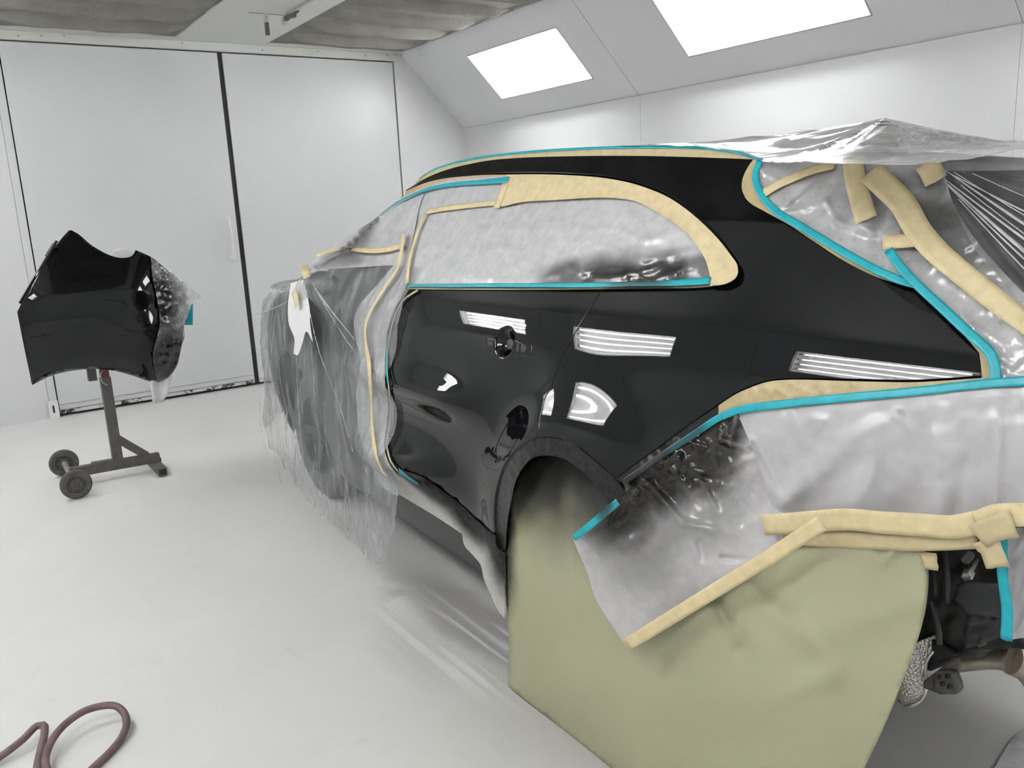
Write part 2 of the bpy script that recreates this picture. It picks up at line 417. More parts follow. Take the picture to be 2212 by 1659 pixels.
# sloped hips with light boxes
Q = math.sqrt(.5)
LY = [(-1.80, -.47), (.53, 1.86), (2.86, 4.19), (5.19, 6.435)]
V0, V1 = .222, .697; HV = .932
m, nt, b = newmat('lamp_tube'); b.inputs['Base Color'].default_value = (.9,.9,.9,1)
b.inputs['Emission Color'].default_value = (1., .985, .975, 1); b.inputs['Emission Strength'].default_value = 26.; M['tube'] = m
M['boxwhite'] = plain('lamp_box_enamel', (.82,.82,.82), .4)
m, nt, b = newmat('lamp_glass'); out = nt.nodes['Material Output']
tb = N(nt, 'ShaderNodeBsdfTransparent'); tb.inputs[0].default_value = (.96,.97,.97,1); gb = N(nt, 'ShaderNodeBsdfGlossy'); gb.inputs['Roughness'].default_value = .05
mx = N(nt, 'ShaderNodeMixShader'); mx.inputs[0].default_value = .05; nt.links.new(tb.outputs[0], mx.inputs[1]); nt.links.new(gb.outputs[0], mx.inputs[2]); nt.links.new(mx.outputs[0], out.inputs['Surface']); M['lampglass'] = m
M['edge'] = plain('lamp_frame', (.4,.4,.4), .5)
def hip(side):
    # P(u=y, v down slope, d depth behind)
    if side > 0:
        def P(y, v, d): return (HC0+v*Q+d*Q, y, ZC-v*Q+d*Q)
    else:
        def P(y, v, d): return (CXL-v*Q-d*Q, y, ZC-v*Q+d*Q)
    def slab(mb, y0, y1, v0, v1, d0, d1):
        mb.add([P(y0,v0,d0),P(y1,v0,d0),P(y1,v1,d0),P(y0,v1,d0),P(y0,v0,d1),P(y1,v0,d1),P(y1,v1,d1),P(y0,v1,d1)],
               [(0,3,2,1),(4,5,6,7),(0,1,5,4),(1,2,6,5),(2,3,7,6),(3,0,4,7)])
    mb = MB(); slab(mb, YB, YE, 0, V0, 0, .02); slab(mb, YB, YE, V1, HV, 0, .02)
    yy = [YB]+[c for p in LY for c in p]+[YE]
    for k in range(0, len(yy), 2): slab(mb, yy[k], yy[k+1], V0, V1, 0, .02)
    w = struct(mb.build('wall_hip_right' if side > 0 else 'wall_hip_left', M['wall']))
    sm = MB()
    for c in (-.55, 2.15, 4.855): slab(sm, c-.002, c+.002, 0, HV, -.0006, .001)
    sm.build('panel_joint', M['line'], w)
    names = ['beyond the back of the car', 'above the rear of the car', 'cut by the top picture edge', 'nearest the end doors']
    for k, (y0, y1) in enumerate(LY):
        lab = ('recessed booth light in the right sloped panel, '+names[k]) if side > 0 else ('bright recessed booth light in the left sloped panel, '+['at the back wall','beside the camera','ahead of the camera','by the end wall'][k])
        e = empty('booth_light', P((y0+y1)/2, (V0+V1)/2, .03), lab, 'ceiling light')
        hb = MB(); D = .13; t = .006
        slab(hb, y0, y1, V0, V1, D, D+t); slab(hb, y0, y0+t, V0, V1, .0205, D); slab(hb, y1-t, y1, V0, V1, .0205, D)
        slab(hb, y0, y1, V0, V0+t, .0205, D); slab(hb, y0, y1, V1-t, V1, .0205, D)
        hb.build('light_box', M['boxwhite'], e)
        fb = MB(); q = .008
        for a in ((y0-q, y1+q, V0-q, V0), (y0-q, y1+q, V1, V1+q), (y0-q, y0, V0, V1), (y1, y1+q, V0, V1)): slab(fb, *a, -.003, -.0003)
        fb.build('frame', M['edge'], e)
        g = MB(); slab(g, y0+.008, y1-.008, V0+.008, V1-.008, .024, .028); g.build('glass_pane', M['lampglass'], e)
        for j in range(4):
            v = V0+.065+j*(V1-V0-.13)/3
            tb_ = MB().tube([P(y0+.045, v, .075), P(y1-.045, v, .075)], .014, 10).build('fluorescent_tube', M['tube'], e, auto=.8)
            for ya, yb in ((y0+.008, y0+.045), (y1-.045, y1-.008)): MB().tube([P(ya, v, .075), P(yb, v, .075)], .017, 10).build('tube_socket', M['tubeend'], tb_, auto=.8)
hip(1); hip(-1)
# overhead rail and its two catches
rl = empty('ceiling_track', (2.33, 5.9, ZC), 'slim steel track with a roller end on the white ceiling strip between the filters', 'track')
MB().box(2.322, 2.345, 1.5, 6.12, ZC-.02, ZC).build('rail', M['zinc'], rl)
MB().box(2.08, 2.42, 6.195, 6.2, ZC-.004, ZC).build('cross_seam', M['line'], rl)
MB().lathe((2.325, 6.17, ZC-.045), (1,0,0), [(0,-.014),(.026,-.014),(.03,0),(.026,.014),(.0,.014)], 20).build('roller', M['zinc'], rl, auto=.6)
MB().bar((2.325,6.17,ZC-.04),(2.345,5.95,ZC-.01), .024, .03).box(2.33, 2.352, 6.0, 6.05, ZC-.05, ZC).build('roller_arm', M['steel'], rl)
ct = empty('ceiling_latch', (2.2, 6.2, ZC), 'small dark hanging latch on the ceiling beside the roller track', 'latch')
MB().box(2.185, 2.215, 6.19, 6.20, ZC-.065, ZC).build('hinge_plate', M['zinc'], ct)
MB().box(2.187, 2.215, 6.18, 6.205, ZC-.145, ZC-.06, .004).build('latch_tongue', M['steel'], ct)

# ------------------------------------------------------------------ car body surface
X0 = 1.287; BAR = .020; XC = 2.217; AY, AZ = 1.60, .475
_off = spline([(.0,.16),(.2,.10),(.35,.055),(.5,.022),(.65,.006),(.8,.0),(.88,.003),(.96,.0075),(1.02,.0155),(1.08,.0295),(1.12,.0435),(1.16,.0615),(1.2,.083),(1.24,.106),(1.3,.141),(1.4,.200),(1.5,.259),(1.57,.300),(1.66,.354),(1.8,.45)])
_yr = spline([(0,.50),(.5,.45),(.9,.43),(1.05,.44),(1.2,.50),(1.35,.60),(1.5,.72),(1.6,.82),(1.8,1.0)])
_yf = spline([(0,4.9),(.4,5.0),(.6,5.02),(.8,4.98),(.95,4.92),(1.1,4.7),(1.25,4.1),(1.4,3.75),(1.8,3.2)])
RR, RF = .22, .55
def disp(y, z):
    """outward sculpting of the side"""
    d = 0
    r = math.hypot(y-AY, z-AZ)
    if r < .75: d += .073*math.exp(-((max(r, .405)-.405)/.125)**2)*ss(.25, .5, z+.1)*(1-.5*ss(1.72, 2.02, y))
    d += .082*math.exp(-((z-.60)/.085)**2)*ss(2.12, 2.6, y)*(1-ss(2.75, 3.3, y))
    d += .050*math.exp(-((z-.895)/.064)**2)*ss(1.98, 2.3, y)*(1-ss(2.75, 3.3, y))
    return d
def xs(y, z): return X0+_off(z)+(BAR if y > 1.95 else .108)*(y-1.95)**2+(.10*max(0, 1.0-y)**2)-disp(y, z)
def S(s, z):
    """point on the left half of the body; s runs along the side (=y) and on round both ends"""
    yr, yf = _yr(z), _yf(z)
    a = yr+RR; b = yf-RF
    if s < a:
        x0 = xs(a, z); th = (a-s)/RR
        if th <= PI/2: return np.array([x0+RR-RR*math.cos(th), a-RR*math.sin(th), z])
        return np.array([x0+RR+(a-s-RR*PI/2), yr, z])
    if s > b:
        x0 = xs(b, z); th = (s-b)/RF
        if th <= PI/2: return np.array([x0+RF-RF*math.cos(th), b+RF*math.sin(th), z])
        return np.array([x0+RF+(s-b-RF*PI/2), yf, z])
    return np.array([xs(s, z), s, z])
def Sn(s, z, e=.003):
    n = np.cross(S(s+e, z)-S(s-e, z), S(s, z+e)-S(s, z-e)); n /= np.linalg.norm(n)
    return -n if n[0]*1.0+n[1]*0 > 0 and (n[0] > abs(n[1])*.2) else (n if _outw(n, s, z) else -n)
def _outw(n, s, z):
    p = S(s, z); c = np.array([XC, min(max(p[1], 1.3), 3.9), p[2]]); return n.dot(p-c) > 0
def SP(s, z, o=0.):
    p = S(s, z); n = Sn(s, z)
    if o: p = p+n*o
    return p, n
def insideb(P, o):
    x, y, z = P; z_ = min(max(z, .02), 1.78)
    yr, yf = _yr(z_), _yf(z_); a = yr+RR; b = yf-RF
    if y < a:
        x0 = xs(a, z_)
        if x > x0+RR: return y > yr-o
        return math.hypot(x-x0-RR, y-a) < RR+o
    if y > b:
        x0 = xs(b, z_)
        if x > x0+RF: return y < yf+o
        return math.hypot(x-x0-RF, y-b) < RF+o
    return x > xs(y, z_)-o*1.0
def hit(px, py, o=0., zmin=None):
    """where the line of sight meets the body (grown by o)"""
    d = rayw(px, py); t = .7; prev = t; ok = False
    def ins(t):
        P = CAM+d*t
        if zmin is not None and P[2] < zmin: P = np.array([P[0], P[1], zmin])
        return insideb(P, o)
    while t < 7:
        if ins(t): ok = True; break
        prev = t; t += .03
    if not ok: return None
    lo, hi = prev, t
    for _ in range(16):
        mid = (lo+hi)/2
        if ins(mid): hi = mid
        else: lo = mid
    return CAM+d*hi
def to_sz(P):
    x, y, z = P; yr, yf = _yr(z), _yf(z); a = yr+RR; b = yf-RF
    if y < a:
        x0 = xs(a, z); th = math.atan2(a-y, x0+RR-x)
        if x <= x0+RR: return (a-RR*th, z)
        return (a-RR*PI/2-(x-x0-RR), z)
    if y > b:
        x0 = xs(b, z); th = math.atan2(y-b, x0+RF-x)
        if x <= x0+RF: return (b+RF*th, z)
        return (b+RF*PI/2+(x-x0-RF), z)
    return (y, z)
def pxsz(pts, o=0):
    out = []
    for p in pts:
        h = hit(p[0], p[1], o)
        if h is not None: out.append(to_sz(h))
    return out
# ------------------------------------------------------------------ panel builder (in the body's own coordinates)
def offset_poly(P, d):
    P = np.array(P); n = len(P); area = 0
    for i in range(n): area += P[i][0]*P[(i+1) % n][1]-P[(i+1) % n][0]*P[i][1]
    sg = 1 if area > 0 else -1; out = []
    for i in range(n):
        t = P[(i+1) % n]-P[i-1]; t = t/(np.linalg.norm(t)+1e-9)
        out.append(P[i]+np.array([t[1], -t[0]])*sg*d)
    return out
def panel(name, outline_px, o, res, mat, parent, dimple=None, extra=[], shrink=.0028):
    sz = pxsz(outline_px, o); sz = offset_poly(sz, -shrink)
    v2, f = cdt(sz, res, extra)
    V = []; NN = []
    def pos(s, z):
        p, n = SP(s, z, o)
        if dimple: p = p-n*dimple(s, z)
        return p
    for s, z in v2:
        p = pos(s, z); e = .003
        if dimple:
            n0 = Sn(s, z); n = np.cross(pos(s+e, z)-pos(s-e, z), pos(s, z+e)-pos(s, z-e)); n /= np.linalg.norm(n)
            if n.dot(n0) < 0: n = -n
        else: n = Sn(s, z)
        V.append(p); NN.append(n)
    F = []
    for t in f:
        a, b_, c = (V[i] for i in t); nn = np.cross(b_-a, c-a)
        F.append(t if nn.dot(NN[t[0]]) > 0 else t[::-1])
    # rolled edge
    m_ = len(sz); out1 = offset_poly(sz, .0012); out2 = offset_poly(sz, .0018); base = len(V)
    for ring, dn, w in ((sz, 0, 0.), (out1, .0010, .7), (out2, .0035, 2.), (out2, .012, 4.)):
        for i in range(m_):
            s, z = ring[i]; n = Sn(s, z); p = pos(s, z)-n*dn
            t2 = np.array(sz[(i+1) % m_])-np.array(sz[i-1]); q = pos(*out2[i])-pos(*sz[i]); q /= (np.linalg.norm(q)+1e-9)
            nn = n+q*w; V.append(p); NN.append(nn/np.linalg.norm(nn))
    for r in range(3):
        for i in range(m_):
            a = base+r*m_+i; b2 = base+r*m_+(i+1) % m_
            q = (a, b2, b2+m_, a+m_); nn = np.cross(V[q[1]]-V[q[0]], V[q[3]]-V[q[0]])
            F.append(q if nn.dot(NN[q[0]]+NN[q[3]]) > 0 else q[::-1])
    return mk(name, V, F, mat, parent, NN)
# sheet traced in sight and laid on the body (grown by o), with folds
def sheet(name, outline_px, o, res, mat, parent=None, fold=None, zmin=None, surf=None, thick=0):
    v2, f = cdt(outline_px, res); V = []
    bad = set()
    for k, (px, py) in enumerate(v2):
        P = surf(px, py) if surf else hit(px, py, o, zmin)
        if P is None: bad.add(k); V.append(np.zeros(3)); continue
        if fold:
            P = P-rayw(px, py)*fold(px, py, P)
        V.append(P)
    F = []
    for t in f:
        if any(i in bad for i in t): continue
        a, b_, c = (V[i] for i in t); n = np.cross(b_-a, c-a)
        if n.dot(CAM-a) < 0: t = t[::-1]
        F.append(t)
    used = sorted({i for t in F for i in t}); mp_ = {u: k for k, u in enumerate(used)}
    return mk(name, [V[i] for i in used], [tuple(mp_[i] for i in t) for t in F], mat, parent)
def tape(pts, w, o, mat, label, cat='tape', step=12, zmin=None, surf=None, parent=None, name='masking_tape', crinkle=.0003, torn=True, group=None):
    """strip of tape stuck along a traced line, w metres wide (or a list of widths)"""
    c = catmull(pts, step); P = []
    for p in c:
        h = surf(p[0], p[1]) if surf else hit(p[0], p[1], o, zmin)
        if h is not None: P.append(np.array(h))
    # even out
    n = len(P); V = []; F = []
    if isinstance(w, (list, tuple)): ws = np.interp(np.linspace(0, 1, n), np.linspace(0, 1, len(w)), w)
    else: ws = [w]*n
    K = 4
    for i in range(n):
        t = P[min(i+1, n-1)]-P[max(i-1, 0)]; t /= np.linalg.norm(t)
        d = P[i]-CAM
        # local surface normal from neighbours seen just beside the line
        u, v = pj(P[i])
        if surf: a, b_ = surf(u+4, v), surf(u, v+4)
        else: a, b_ = hit(u+4, v, o, zmin), hit(u, v+4, o, zmin)
        if a is None or b_ is None: nrm = -d/np.linalg.norm(d)
        else:
            nrm = np.cross(np.array(a)-P[i], np.array(b_)-P[i]); nrm /= (np.linalg.norm(nrm)+1e-12)
            if nrm.dot(d) > 0: nrm = -nrm
        sd = np.cross(nrm, t); sd /= np.linalg.norm(sd)
        for k in range(K+1):
            f_ = (k/K-.5); j = 0
            if torn and i in (0, n-1): j = .004*nz(k*3.3, i+w_seed(label), 2.)
            q = P[i]+sd*f_*ws[i]+t*j+nrm*(crinkle*nz(P[i][1]*90+k, P[i][2]*90, 3.)+.0004)
            V.append(q)
    for i in range(n-1):
        for k in range(K):
            a = i*(K+1)+k; q = (a, a+1, a+K+2, a+K+1)
            nn = np.cross(V[q[1]]-V[q[0]], V[q[3]]-V[q[0]])
            F.append(q if nn.dot(CAM-V[a]) > 0 else q[::-1])
    ob = mk(name, V, F, mat, parent)
    sol = ob.modifiers.new('thickness', 'SOLIDIFY'); sol.thickness = .0005; sol.offset = 1
    if label and parent is None: tag(ob, label, cat, group)
    return ob
def w_seed(s): return sum(map(ord, s or 'a')) % 97
exec_parts = True

# ------------------------------------------------------------------ traced outlines
TOP = [(806,474),(830,449),(860,424),(900,396),(930,380),(970,365),(1010,355),(1060,346),(1120,341),(1200,338),(1300,336.5),(1400,337),(1500,339.5),(1600,343),(1627,344.5)]
REAR1 = [(1627,344.5),(1615,362),(1605,383),(1602,400),(1604,415),(1610,428),(1622,440),(1650,456),(1709,489),(1760,523),(1815,559),(1855,581),(1894,599),(1952,617),(1982,624)]
REAR2 = [(1982,624),(2015,658),(2058,697),(2088,731),(2115,763)]
REAR3 = [(2115,763),(2119,790),(2121,816)]
BOT1 = [(2121,816),(2050,821),(1972,825),(1890,824),(1815,822),(1755,820),(1698,820),(1658,824),(1619,837),(1585,853),(1552,875),(1495,914),(1420,969),(1360,1012),(1330,1035)]
ARCH_Q = [(1330,1035),(1310,1018),(1289,999),(1270,983),(1252,969),(1235,958),(1214,950),(1196,946),(1180,944.5),(1159,945)]
GAP = [(1159,945),(1164,920),(1169,894),(1176,865),(1190,837),(1207,788),(1219,762),(1231,739),(1252,703),(1280,658),(1302,625)]
WBOT = [(1302,625),(1400,623.5),(1480,622),(1532,619),(1560,616),(1573,613),(1589,603),(1596,590)]
WTOP = [(1596,590),(1593,570),(1581,552),(1553,516),(1512,475),(1471,442),(1431,418),(1370,396),(1330,387),(1288,381),(1230,377),(1166,375),(1100,375),(1044,377),(1000,380),(963,384),(922,393),(881,410),(841,437),(806,472)]
QP = poly(10, TOP, REAR1, REAR2, REAR3, BOT1, ARCH_Q, GAP, WBOT, WTOP)
DTOP = [(1302,625.5),(1200,626),(1100,626.5),(1000,626.5),(950,626),(905,625.5)]
DLEFT = [(905,625.5),(882,640),(865,662),(849,707),(842.7,747),(840,780),(840.7,808),(844,840),(847,880),(845,915),(840,945),(840,965),(848,995),(862,1014)]
DBOT = [(862,1014),(914,1032),(951,1058),(996,1092),(1030,1125),(1052,1145),(1070,1157)]
ARCH_D = [(1070,1157),(1067.6,1130),(1068,1100),(1070,1070),(1079,1032),(1087,1010),(1098,991),(1112,974),(1128,961),(1143,951),(1159,945)]
DP = poly(10, DTOP, DLEFT, DBOT, ARCH_D, GAP)

# ------------------------------------------------------------------ the car
car = empty('car', (XC, 2.6, 0), 'black car in a white paint booth, masked with film, paper and tape, wheels covered', 'car')
quarter = panel('quarter_panel', QP, .004, .014, M['black'], car)
# handle recess
hc = to_sz(hit(1089, 741, .004)); hcs = [to_sz(hit(x, y, .004)) for x, y in ((1066,741),(1113,741),(1090,706),(1090,778))]
ha_, hb_ = abs(hcs[0][0]-hcs[1][0])/2, abs(hcs[2][1]-hcs[3][1])/2
def dimple(s, z):
    r = math.hypot((s-hc[0])/ha_, (z-hc[1])/hb_)
    return .022*(1-ss(.0, 1.02, r**1.5)) if r < 1.05 else 0
ex = []
for r in np.arange(.06, 1.25, .07):
    for k in range(int(8+r*34)): a = 2*PI*k/int(8+r*34); ex.append((hc[0]+ha_*r*math.cos(a), hc[1]+hb_*r*math.sin(a)))
door = panel('rear_door', DP, .004, .014, M['black'], car, dimple, ex)
def small(name, pts, o, mat, parent, res=4, thick=.002):
    q = sheet(name, poly(4, *[[pts[i], pts[(i+1) % len(pts)]] for i in range(len(pts))]), o, res, mat, parent)
    sol = q.modifiers.new('t', 'SOLIDIFY'); sol.thickness = thick; sol.offset = -1; return q
small('handle_pad', [(1049,734),(1053,730),(1072,729),(1070,757),(1066,757),(1049,749)], .0048, M['black'], door)
small('handle_pad', [(1112,734),(1148,743),(1150,747),(1147,768),(1140,770),(1108,768)], .0048, M['black'], door)
small('handle_hole', [(1053,735),(1064,737),(1066,746),(1063,748),(1053,747)], .0062, M['gap'], door)
small('handle_hole', [(1116,742),(1122,742),(1120,761),(1114,760)], .0062, M['gap'], door)
small('handle_hole', [(1126,741),(1134,743),(1139,752),(1134,761),(1126,763),(1123,757)], .0062, M['gap'], door)
# shell under the panels, both sides, roof, bonnet, ends
_zt = spline([(-1,1.535),(.5,1.525),(1.0,1.530),(1.25,1.556),(1.5,1.590),(1.8,1.618),(2.2,1.622),(2.6,1.612),(2.9,1.585),(3.1,1.53),(3.3,1.44),(3.5,1.33),(3.7,1.21),(3.85,1.16),(4.0,1.13),(4.3,1.10),(4.6,1.06),(5.2,1.0),(6,.97)])
_zc = spline([(.3,1.52),(.8,1.53),(1.2,1.57),(1.6,1.62),(2.0,1.655),(2.8,1.65),(3.1,1.58),(3.4,1.43),(3.8,1.19),(4.0,1.13),(4.4,1.13),(4.8,1.05),(5.2,1.0)])
def shellpt(s, v, o=0., mir=False, zb=.24):
    ztp = _zt(s)
    if v <= 1:
        z = zb+(ztp-zb)*v; p, n = SP(s, z, o)
    else:
        t = v-1; e, n = SP(s, ztp, o)
        yc = min(max(e[1], .9), 4.62)
        zc_ = _zc(yc)+o; q = np.array([XC, yc if 1.0 < e[1] < 4.5 else yc*.6+e[1]*.4, zc_])
        p = e*(1-t)+q*t
        p[2] = e[2]+(zc_-e[2])*math.sin(t*PI/2)**.9
    p[0] = min(p[0], XC)
    if mir: p = np.array([2*XC-p[0], p[1], p[2]])
    return p
def shellgrid(s0, s1, ns, v0, v1, nv, o, mir, cut=None, zb=.24, fold=None):
    V = []; F = []
    for i in range(ns+1):
        for j in range(nv+1):
            s = s0+(s1-s0)*i/ns; v = v0+(v1-v0)*j/nv
            zz = zb(s) if callable(zb) else zb
            oo = o+(fold(s, v) if fold else 0)
            V.append(shellpt(s, v, oo, mir, zz))
    for i in range(ns):
        for j in range(nv):
            a = i*(nv+1)+j; q = (a, a+nv+1, a+nv+2, a+1)
            if cut and cut(np.mean([V[k] for k in q], 0), s0+(s1-s0)*(i+.5)/ns): continue
            F.append(q if mir else q[::-1])
    return V, F
def cutarch(P, s):
    if math.hypot(P[1]-AY, P[2]-AZ) < .43 and P[2] < 1.2: return True
    if math.hypot(P[1]-4.10, P[2]-.40) < .40: return True
    if P[1] < AY and P[2] < 1.08-.0*P[1] and P[2] < 1.10: return True
    return False
mb = MB()
for mir in (False, True):
    V, F = shellgrid(-.75, 6.0, 220, 0, 1, 40, -.016, mir, cutarch); mb.add(V, F)
    V, F = shellgrid(-.75, 6.0, 220, 1, 2, 14, -.016, mir); mb.add(V, F)
o_ = mk('body_shell', mb.V, mb.F, M['shell'], car)
# floor pan, wheel house walls, rear valance
mb = MB().box(1.42, 3.0, 2.15, 3.6, .24, .34, .02).box(1.72, 2.75, .8, 2.2, .60, .66, .02).box(1.72, 2.75, 3.6, 4.7, .3, .6, .03)
mb.build('floor_pan', M['plasticblack'], car, auto=.6)
# wheels
def wheel(c, side):
    e = bpy.data.objects.new('wheel', None); COL.objects.link(e); e.parent = car; e.location = Vector(c)-car.location
    ax = (side, 0, 0)
    MB().lathe(c, ax, [(.21,-.10),(.30,-.108),(.335,-.085),(.345,0),(.335,.085),(.30,.108),(.21,.10)], 48).build('tire', M['rubber'], e, smooth=True)
    r = MB().lathe(c, ax, [(.0,.055),(.05,.06),(.06,.05),(.08,.045),(.2,.06),(.21,.1),(.215,.1),(.215,-.1),(.1,-.02),(0,-.02)], 40)
    for k in range(5):
        a = 2*PI*k/5; u = Vector((0, math.cos(a), math.sin(a)))
        r.bar(Vector(c)+u*.05+Vector(ax)*.065, Vector(c)+u*.205+Vector(ax)*.08, .045, .02, up=ax)
    r.build('rim', M['plasticblack'], e, auto=.6)
wheel((1.43, AY, .345), -1); wheel((3.0, AY, .345), 1); wheel((1.60, 4.10, .345), -1); wheel((2.83, 4.10, .345), 1)
# shark fin aerial
fa = np.array(at(1893, 266, 0, 2.2))
MB().add([(2.17,fa[1]+.12,1.57),(2.25,fa[1]+.12,1.57),(2.27,fa[1]-.06,1.57),(2.15,fa[1]-.06,1.64),(2.2,fa[1]-.03,fa[2]-.006),(2.22,fa[1]-.05,fa[2]-.006)],
         [(0,1,4),(1,2,5,4),(2,3,5),(3,0,4,5),(0,3,2,1)]).build('roof_aerial', M['black'], car)
# door mirror on the left front door
def ellip(c, r, n=20, m=12):
    V = []; F = []
    for j in range(m+1):
        ph = PI*j/m
        for i in range(n):
            th = 2*PI*i/n; V.append((c[0]+r[0]*math.sin(ph)*math.cos(th), c[1]+r[1]*math.sin(ph)*math.sin(th), c[2]+r[2]*math.cos(ph)))
    for j in range(m):
        for i in range(n): F.append((j*n+i, j*n+(i+1) % n, (j+1)*n+(i+1) % n, (j+1)*n+i))
    return V, F
SM = to_sz(hit(715, 620, 0))[0]; mir = at(655, 580, 0, 1.20); mcn = S(SM, 1.19)+np.array([-.05, 0, 0])
mb = MB(); mb.add(*ellip(tuple(mcn), (.075,.05,.055))); mb.bar(tuple(mcn+np.array([.03,0,-.02])), (1.42, mcn[1]+.03, mcn[2]-.03), .05, .04)
mb.build('door_mirror', M['shell'], car, smooth=True)
# ------------------------------------------------------------------ masking: films, papers, tapes
def planesurf(A, B, C_):
    n = np.cross(np.array(B)-A, np.array(C_)-A); d = n.dot(A)
    def f(px, py):
        r = rayw(px, py); return CAM+r*((d-n.dot(CAM))/n.dot(r))
    return f
def creases(lst):
    """list of (x0,y0,x1,y1,height,width) in traced coordinates -> fold height"""
    def f(px, py, P):
        h = 0
        for x0, y0, x1, y1, a, w_ in lst:
            dx, dy = x1-x0, y1-y0; L = dx*dx+dy*dy; t = ((px-x0)*dx+(py-y0)*dy)/L; tc = min(max(t, 0), 1)
            d = math.hypot(px-x0-dx*tc, py-y0-dy*tc)
            h += a*math.exp(-(d/w_)**2)*(1-.6*tc)
        return h
    return f
def H3(px, py, o=0, zmin=None): return tuple(hit(px, py, o, zmin))
# --- materials placed by where the spray gun passed
a1 = H3(1345, 592); a2 = H3(1230, 600); a3 = H3(1180, 1050, 0, .9)
M['winfilm'] = filmmat('window_film', (.56,.56,.575), .93, [(H3(1330,604), (.3,.26,.105), 1.), (H3(1420,594), (.3,.18,.09), 1.), (a2, (.3,.2,.07), .8), (H3(1510,590), (.3,.14,.065), .7)], rough=.22, bmp=.07, bscale=10, dens=.1, warp=.06, spraycol=(.02,.018,.018))
M['frontwin'] = filmmat('front_window_film', (.58,.58,.595), .84, None, rough=.26, bmp=.08, bscale=6, dens=.15)
M['pillarfilm'] = filmmat('pillar_film', (.6,.6,.6), .8, [(H3(862,1010), .10, .3)], rough=.22, bmp=.25, bscale=12, streak=((0,0,0),(1,1,.25)), dens=.3)
M['greyfilm'] = filmmat('clear_grey_film', (.46,.475,.485), .27, None, rough=.3, bmp=.14, bscale=5, streak=((0,.22,0),(1,1,.26)), dens=.30, fleck=.4, spec=.35)
sill = H3(1000, 1120, 0, .45)
M['sillfilm'] = filmmat('sill_film', (.5,.49,.47), .9, [(H3(900,1028), (.6,.26,.08), .9), (H3(960,1066), (.6,.34,.13), 1.), (H3(1030,1120,0,.4), (.6,.34,.16), 1.), (H3(1080,1180,0,.4), (.6,.24,.24), 1.)], rough=.42, bmp=.15, bscale=16, dens=.1, warp=.03, spec=.12, spraycol=(.004,.004,.004))
M['blackfilm'] = filmmat('sprayed_black_film', (.02,.02,.021), .99, None, rough=.28, bmp=.12, bscale=12, spec=.2, dens=0)
sk = lambda x, y: H3(x, y, .01, .95)
M['skirtfilm'] = filmmat('rear_masking_film', (.52,.51,.515), .97, [(sk(1400,1030), (.4,.24,.20), 1.), (sk(1480,975), (.4,.20,.18), 1.), (sk(1360,1070), (.4,.22,.26), 1.), (sk(1550,930), (.4,.13,.16), .97), (sk(1400,1110), (.4,.3,.28), .6), (sk(1500,1050), (.4,.24,.24), .5)], rough=.2, bmp=.12, bscale=8, dens=.05, warp=.12, spraycol=(.018,.016,.014), spec=.4)
M['skirtwhite'] = filmmat('rear_masking_film_white', (.50,.49,.505), .96, [(H3(1900,1010,0,.9), (.4,.3,.12), .10)], rough=.3, bmp=.06, bscale=6, dens=.08, spraycol=(.25,.25,.27))
M['tailfilm'] = filmmat('tailgate_film', (.53,.53,.535), .84, [(H3(2040,480), (.12,.12,.08), .85), (H3(2110,520), (.2,.2,.09), .75), (H3(1980,400), (.1,.07,.05), .5), (H3(1960,470), (.06,.06,.05), .3), (H3(2180,560), (.2,.2,.07), .4)], rough=.17, bmp=.12, bscale=8, dens=.2, fleck=.2, spraycol=(.07,.065,.065))
M['tentfilm'] = filmmat('roof_film', (.62,.62,.63), .62, None, rough=.17, bmp=.15, bscale=9, streak=((0,0,.5),(.25,1,1)), dens=.35, spec=.9)
M['clearfilm'] = filmmat('rear_clear_film', (.42,.42,.43), .18, None, rough=.16, bmp=.03, bscale=5, dens=.15, spec=1., fleck=.3)
m, nt, b = newmat('green_masking_paper'); pos = worldpos(nt); n1 = noise_node(nt, 2.2, 5, pos); n2 = noise_node(nt, 420, 2, pos)
base = ramp(nt, n1.outputs[0], [(.3, (.355,.35,.23)), (.7, (.39,.385,.265))])
sp = spots(nt, [((1.26,1.84,.86), (.5,.44,.46), 1.), ((1.26,2.02,.5), (.5,.12,.40), .95), ((1.26,1.60,.86), (.5,.34,.42), 1.)], .10, 5)
nt.links.new(mixc(nt, sp, base, (.03,.028,.026)), b.inputs['Base Color']); b.inputs['Roughness'].default_value = .62; b.inputs['Specular IOR Level'].default_value = .25
bump(nt, b, mathn(nt, 'ADD', n1.outputs[0], mathn(nt, 'MULTIPLY', n2.outputs[0], .04)), .3, .02); M['paper'] = m
M['tealspray'] = spraytape('sprayed_teal_tape', (.008,.33,.4), [(H3(1400,1010), (.2,.20,.16), 1.), (H3(1500,940), (.2,.10,.09), .8), (H3(1390,612), (.2,.16,.04), .75), (H3(900,1035), (.1,.14,.06), .5), (H3(1340,1080,0,.9), (.2,.05,.07), .9)])
M['creamspray'] = spraytape('sprayed_edge_tape', (.52,.46,.3), [(H3(1390,612), (.3,.2,.04), .8)])

